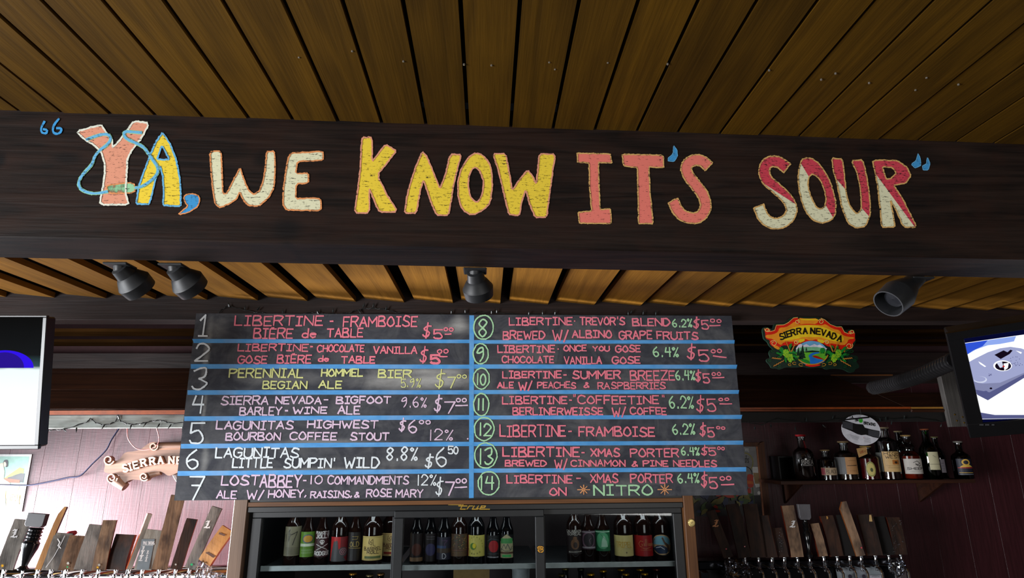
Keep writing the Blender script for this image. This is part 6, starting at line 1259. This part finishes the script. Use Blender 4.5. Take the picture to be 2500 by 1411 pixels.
# small red paint tag behind the short tan handle
c = P(177, 1303, TYL+.05); t = thing('valve_knob', c, 'small dark red knob with wire hook behind the short tan tap handle', 'knob')
mb = MB(); mb.lathe(c-Vector((.02, 0, 0)), (1, 0, .12), [(0, .008), (.004, .0095), (.030, .0095), (.034, .007)], 16); mb.build('knob', plain('dark_red_plastic', (130, 20, 30), .3), t, True)
mb = MB(); mb.tube([c+Vector((.012, 0, .004)), c+Vector((.022, 0, .003)), c+Vector((.024, 0, -.012))], .0015, 6); mb.build('hook', CHROME, t, True)
mb = MB(); zb_ = P(177, 1400, TYL+.05).z; mb.tube([c-Vector((.014, 0, 0)), Vector((c.x-.014, c.y, zb_))], .004, 8); mb.build('stem', CHROME, t, True)
TYR = 2.80
def dim(*a, **k): return stave(*a, **k)
stave((1779, 1361), (1739, 1248), 20, TYR, SW3, -1, 'reddish brown stave tap handle with tan L, left end of the right tower', 3, marks=both(mL(1748.5, 1278, 18, plain('tan_print', (206, 140, 88), .6)), mstar(1773, 1340, 2.4, RDS)))
stave((1819, 1361), (1792, 1232), 27, TYR+.01, SW3, -1, 'wide very dark stave tap handle with red star below the framed print', 2, marks=both(mstar(1818, 1334, 2.2, RDS)))
stave((1852, 1361), (1836, 1231), 30, TYR, SW3, -1, 'wide reddish-brown stave tap handle in front of the picture frame', 2)
stave((1884, 1361), (1866, 1260), 24, TYR, SW3, -1, 'dark stave tap handle with orange left edge below the frame corner', 6, sidem=plain('orange_side', (150, 82, 34), .5, 0, .2))
stave((1914, 1360), (1902, 1290), 20, TYR, SW3, -1, 'short dark stave tap handle with orange edge wrapped in clear film', 5, sidem=plain('orange_side', (150, 82, 34), .5, 0, .2), marks=lambda t, f: (lambda mb: ([mb.face([f(x+random.uniform(-2, 2), y+random.uniform(-2, 2)) for _ in range(3)], 0) for x, y in [(random.uniform(1902, 1912), random.uniform(1292, 1348)) for _ in range(26)]], mb.build('film_glints', plain('film', (120, 120, 126), .15), t, 'flat')))(MB()))
stave((1947, 1360), (1928, 1235), 26, TYR, SW2, -1, 'brown stave tap handle with bold white L on the right tower', 2, marks=mL(1936, 1280, 17))
B = P(1977, 1360, TYR); T = P(1963, 1231, TYR); up = (Vector((T.x, TYR+.01, T.z))-B); Ln = up.length; up.normalize(); px_ = TYR*1.06/FPX
t = thing('beer_tap', B, 'black spindle tap handle with grey paddle-shaped top, right tower', 'tap', 'tap handles on the right tap tower')
mb = MB(); mb.lathe(B, up, [(0, 6*px_), (.05*Ln, 7*px_), (.1*Ln, 4*px_), (.3*Ln, 7*px_), (.45*Ln, 8.5*px_), (.5*Ln, 5*px_), (.55*Ln, 7*px_), (.58*Ln, 5*px_), (.62*Ln, 7*px_), (.66*Ln, 5*px_), (.70*Ln, 6*px_)], 20); mb.build('turned_body', GB_, t, True); faucet(t, P(1977, 1368, TYR), .92)
xd = Vector((1, 0, 0)); xd = (xd-up*xd.dot(up)).normalized(); nd = up.cross(xd); nd = nd if nd.y > 0 else -nd
q = [(-9, .70), (9, .70), (13, .74), (14.5, 1.0), (-13.5, 1.0), (-12, .74)]
mb = MB(); mb.prism([B+xd*a_*px_+up*Ln*b_-nd*.008 for a_, b_ in q], nd*.016); mb.build('paddle_top', plain('paddle_grey', (96, 94, 98), .4), t, bevel=.001)
stave((2011, 1358), (1994, 1279), 18, TYR, SW2, -1, 'short narrow brown stave tap handle right of the grey paddle', 2)
stave((2044, 1358), (2024, 1260), 27, TYR+.01, SW3, -1, 'dark stave tap handle with a pale chip at its top, right tower', 2, marks=lambda t, f: (lambda mb: (mb.face([f(x, y) for x, y in [(2017, 1260), (2021, 1261), (2022, 1266), (2018, 1268)]], 0), mb.build('wood_chip', plain('tan_edge', (170, 120, 50), .5), t, 'flat')))(MB()))
stave((2074, 1357), (2060, 1258), 22, TYR+.008, plain('near_black_face', (10, 6, 5), .95), -1, 'black-faced stave tap handle with bright tan left edge, right tower', 8, .028, sidem=plain('tan_side', (176, 112, 44), .5, 0, .2, 50))
stave((2102, 1357), (2062, 1226), 18, TYR-.02, SW2, -1, 'long brown stave tap handle leaning left across its neighbour with a red star', 3, marks=both(mstar(2103, 1337, 2.8, RDS)), sidem=plain('orange_side', (150, 82, 34), .5, 0, .2), split_top=(.9, .5))
stave((2137, 1356), (2118, 1257), 30, TYR, SW3, -1, 'dark stave tap handle with orange left edge and split tan top, right tower', 5, .026, sidem=plain('orange_side', (150, 82, 34), .5, 0, .2), marks=lambda t, f: (lambda mb: (mb.face([f(x, y) for x, y in [(2122, 1257), (2127, 1257), (2130, 1273), (2122, 1273)]], 0), mb.build('wood_chip', plain('pale_chip', (186, 150, 90), .5), t, 'flat')))(MB()))
stave((2170, 1355), (2150, 1262), 24, TYR+.012, plain('near_black_face', (10, 6, 5), .95), -1, 'black-faced stave tap handle with thin yellow-tan left edge, right tower', 5, .024, sidem=plain('yellow_side', (176, 126, 36), .5, 0, .2, 50))
def wrapd(t, f):
    mb = MB(); random.seed(5)
    for _ in range(54):
        x, y = random.uniform(2176, 2204), random.uniform(1266, 1352); r_ = random.uniform(.8, 2.6); a_ = random.uniform(0, 3)
        mb.face([f(x+r_*2*math.cos(a_), y+r_*2*math.sin(a_), .003), f(x+r_*.6*math.cos(a_+2), y+r_*.6*math.sin(a_+2), .004), f(x-r_*math.cos(a_), y-r_*math.sin(a_), .002)], 0)
    mb.build('film_glints', plain('film', (120, 120, 126), .15), t, 'flat')
stave((2200, 1354), (2187, 1264), 27, TYR, SW3, -1, 'film-wrapped dark stave tap handle at the right end of the right tower', 2, marks=wrapd)

# ================================================================== TAP TOWERS AND FAUCETS
xs_ = [9.5, 50, 86.6, 124, 162, 202, 239, 276, 313, 352, 389, 427, 464, 500]
zc = P(250, 1393, TYL).z
L0, L1 = P(-60, 1400, TYL).x, P(556, 1400, TYL).x
t = thing('tap_tower', Vector(((L0+L1)/2, TYL+.085, .9)), 'shiny chrome bar tap tower with a row of faucets left of the fridge', 'tap tower')
mb = MB(); mb.lathe((L0, TYL+.085, zc-.040), (1, 0, 0), [(0, .042), (L1-L0, .042)], 36); mb.build('chrome_tube', CHROME, t, True)
for x in (L0+.15, (L0+L1)/2, L1-.1): 
    mb = MB(); mb.lathe((x, TYL+.085, .9), (0, 0, 1), [(0, .07), (.01, .07), (.012, .035), (zc-.08-.9, .035)], 20); mb.build('post', CHROME, t, True)
# crumpled cling film over the last faucet on the left
def film(c, rx, rz, label, seed=3):
    random.seed(seed); bm = bmesh.new(); bmesh.ops.create_icosphere(bm, subdivisions=3, radius=1)
    for v in bm.verts:
        k = 1+random.uniform(-.22, .22); v.co = Vector((v.co.x*rx*k, v.co.y*rx*k, v.co.z*rz*k))+c
    mb = MB(); bm.verts.index_update(); mb.v = [v.co.copy() for v in bm.verts]; mb.f = [tuple(v.index for v in f.verts) for f in bm.faces]; mb.m = [0]*len(mb.f); bm.free()
    tag(mb.build('cling_film', clearm('cling_film', (235, 238, 245)), None), label, 'film')
film(P(497, 1402, TYL-.01), .030, .062, 'crumpled cling film wrapped over the last faucet beside the fridge')
# right tower
zr = P(1960, 1364, TYR).z; R0, R1 = P(1712, 1370, TYR).x, P(2226, 1370, TYR).x
t = thing('tap_tower', Vector(((R0+R1)/2, TYR+.09, .9)), 'dark chrome box tap tower with a row of faucets right of the fridge', 'tap tower')
DCH = plain('dark_chrome', (90, 92, 98), .12, 1, .05)
mb = MB(); mb.box((R0, TYR+.05, zr-.05), (R1, TYR+.14, zr-.012)); mb.build('top_beam', DCH, t, bevel=.006)
mb = MB(); mb.box((R0+.03, TYR+.075, zr-.2), (R1-.03, TYR+.13, zr-.0505)); mb.build('drip_back', plain('dark_steel', (30, 30, 32), .3, .8), t)
for x in (R0, R1-.045):
    mb = MB(); mb.box((x, TYR+.04, .9), (x+.045, TYR+.15, zr-.0505)); mb.build('post', CHROME, t, bevel=.008)
film(P(1800, 1392, TYR-.03), .055, .045, 'crumpled clear film over the left end of the right tap tower', 8); film(P(2190, 1385, TYR-.03), .030, .036, 'crumpled clear film over the right end of the right tap tower', 9)
# paper cartons showing between the faucets
for x0_, x1_, c_, lb_, wr in ((2050, 2086, (150, 158, 164), 'pale grey packet between the right tower faucets, left of the other grey one', None), (2088, 2116, (140, 146, 156), 'pale grey packet between the right tower faucets, beside the red one', None), (2118, 2152, (150, 50, 54), 'red packet with pale lower half between the right tower faucets', 1)):
    a = P(x0_, 1387, TYR+.03); b = P(x1_, 1387, TYR+.03)
    t2 = thing('packet', Vector(((a.x+b.x)/2, TYR+.04, a.z-.12)), lb_, 'packet')
    mb = MB(); mb.prism([(a.x, TYR+.03, a.z-.12), (b.x, TYR+.03, b.z-.12), (b.x, TYR+.045, b.z), (a.x, TYR+.045, a.z)], (0, .02, 0)); mb.build('carton', plain('packet_%d' % c_[0], c_, .5), t2)
    if wr:
        mb = MB(); q = [P(2119, 1404, TYR+.034), P(2153, 1404, TYR+.034), P(2154, 1425, TYR+.026), P(2120, 1425, TYR+.026)]; mb.face([v-Vector((0, .004, 0)) for v in q], 0); text(mb, 'NERY', 2121, 2150, 1406, 1416, 2, lambda x, y: P(x, y, TYR+.034)-Vector((0, .0055, 0)), 1); mb.build('pale_panel', [plain('packet_pale', (190, 186, 196), .5), plain('packet_150', (150, 50, 54), .5)], t2, 'flat')
    else:
        mb = MB(); cc = P((x0_+x1_)/2+6, 1407, TYR+.03)-Vector((0, .004, 0)); mb.lathe(cc, (0, -1, 0), [(0, .009), (.001, .009)], 14); mb.build('dark_dot', plain('packet_dot', (60, 54, 70), .5), t2)
# counter that carries both towers, packets and cartons
mb = MB(); mb.box((-2.9, TYL-.12, -.0), (xa-.01, WY-.001, .9)); tag(mb.build('back_counter', plain('counter_dark', (30, 26, 26), .3)), 'dark back counter below the left tap tower', 'counter')
mb = MB(); mb.box((xb+.01, TYR-.12, 0), (3.39, WY-.001, .9)); tag(mb.build('back_counter', plain('counter_dark', (30, 26, 26), .3)), 'dark back counter below the right tap tower', 'counter')
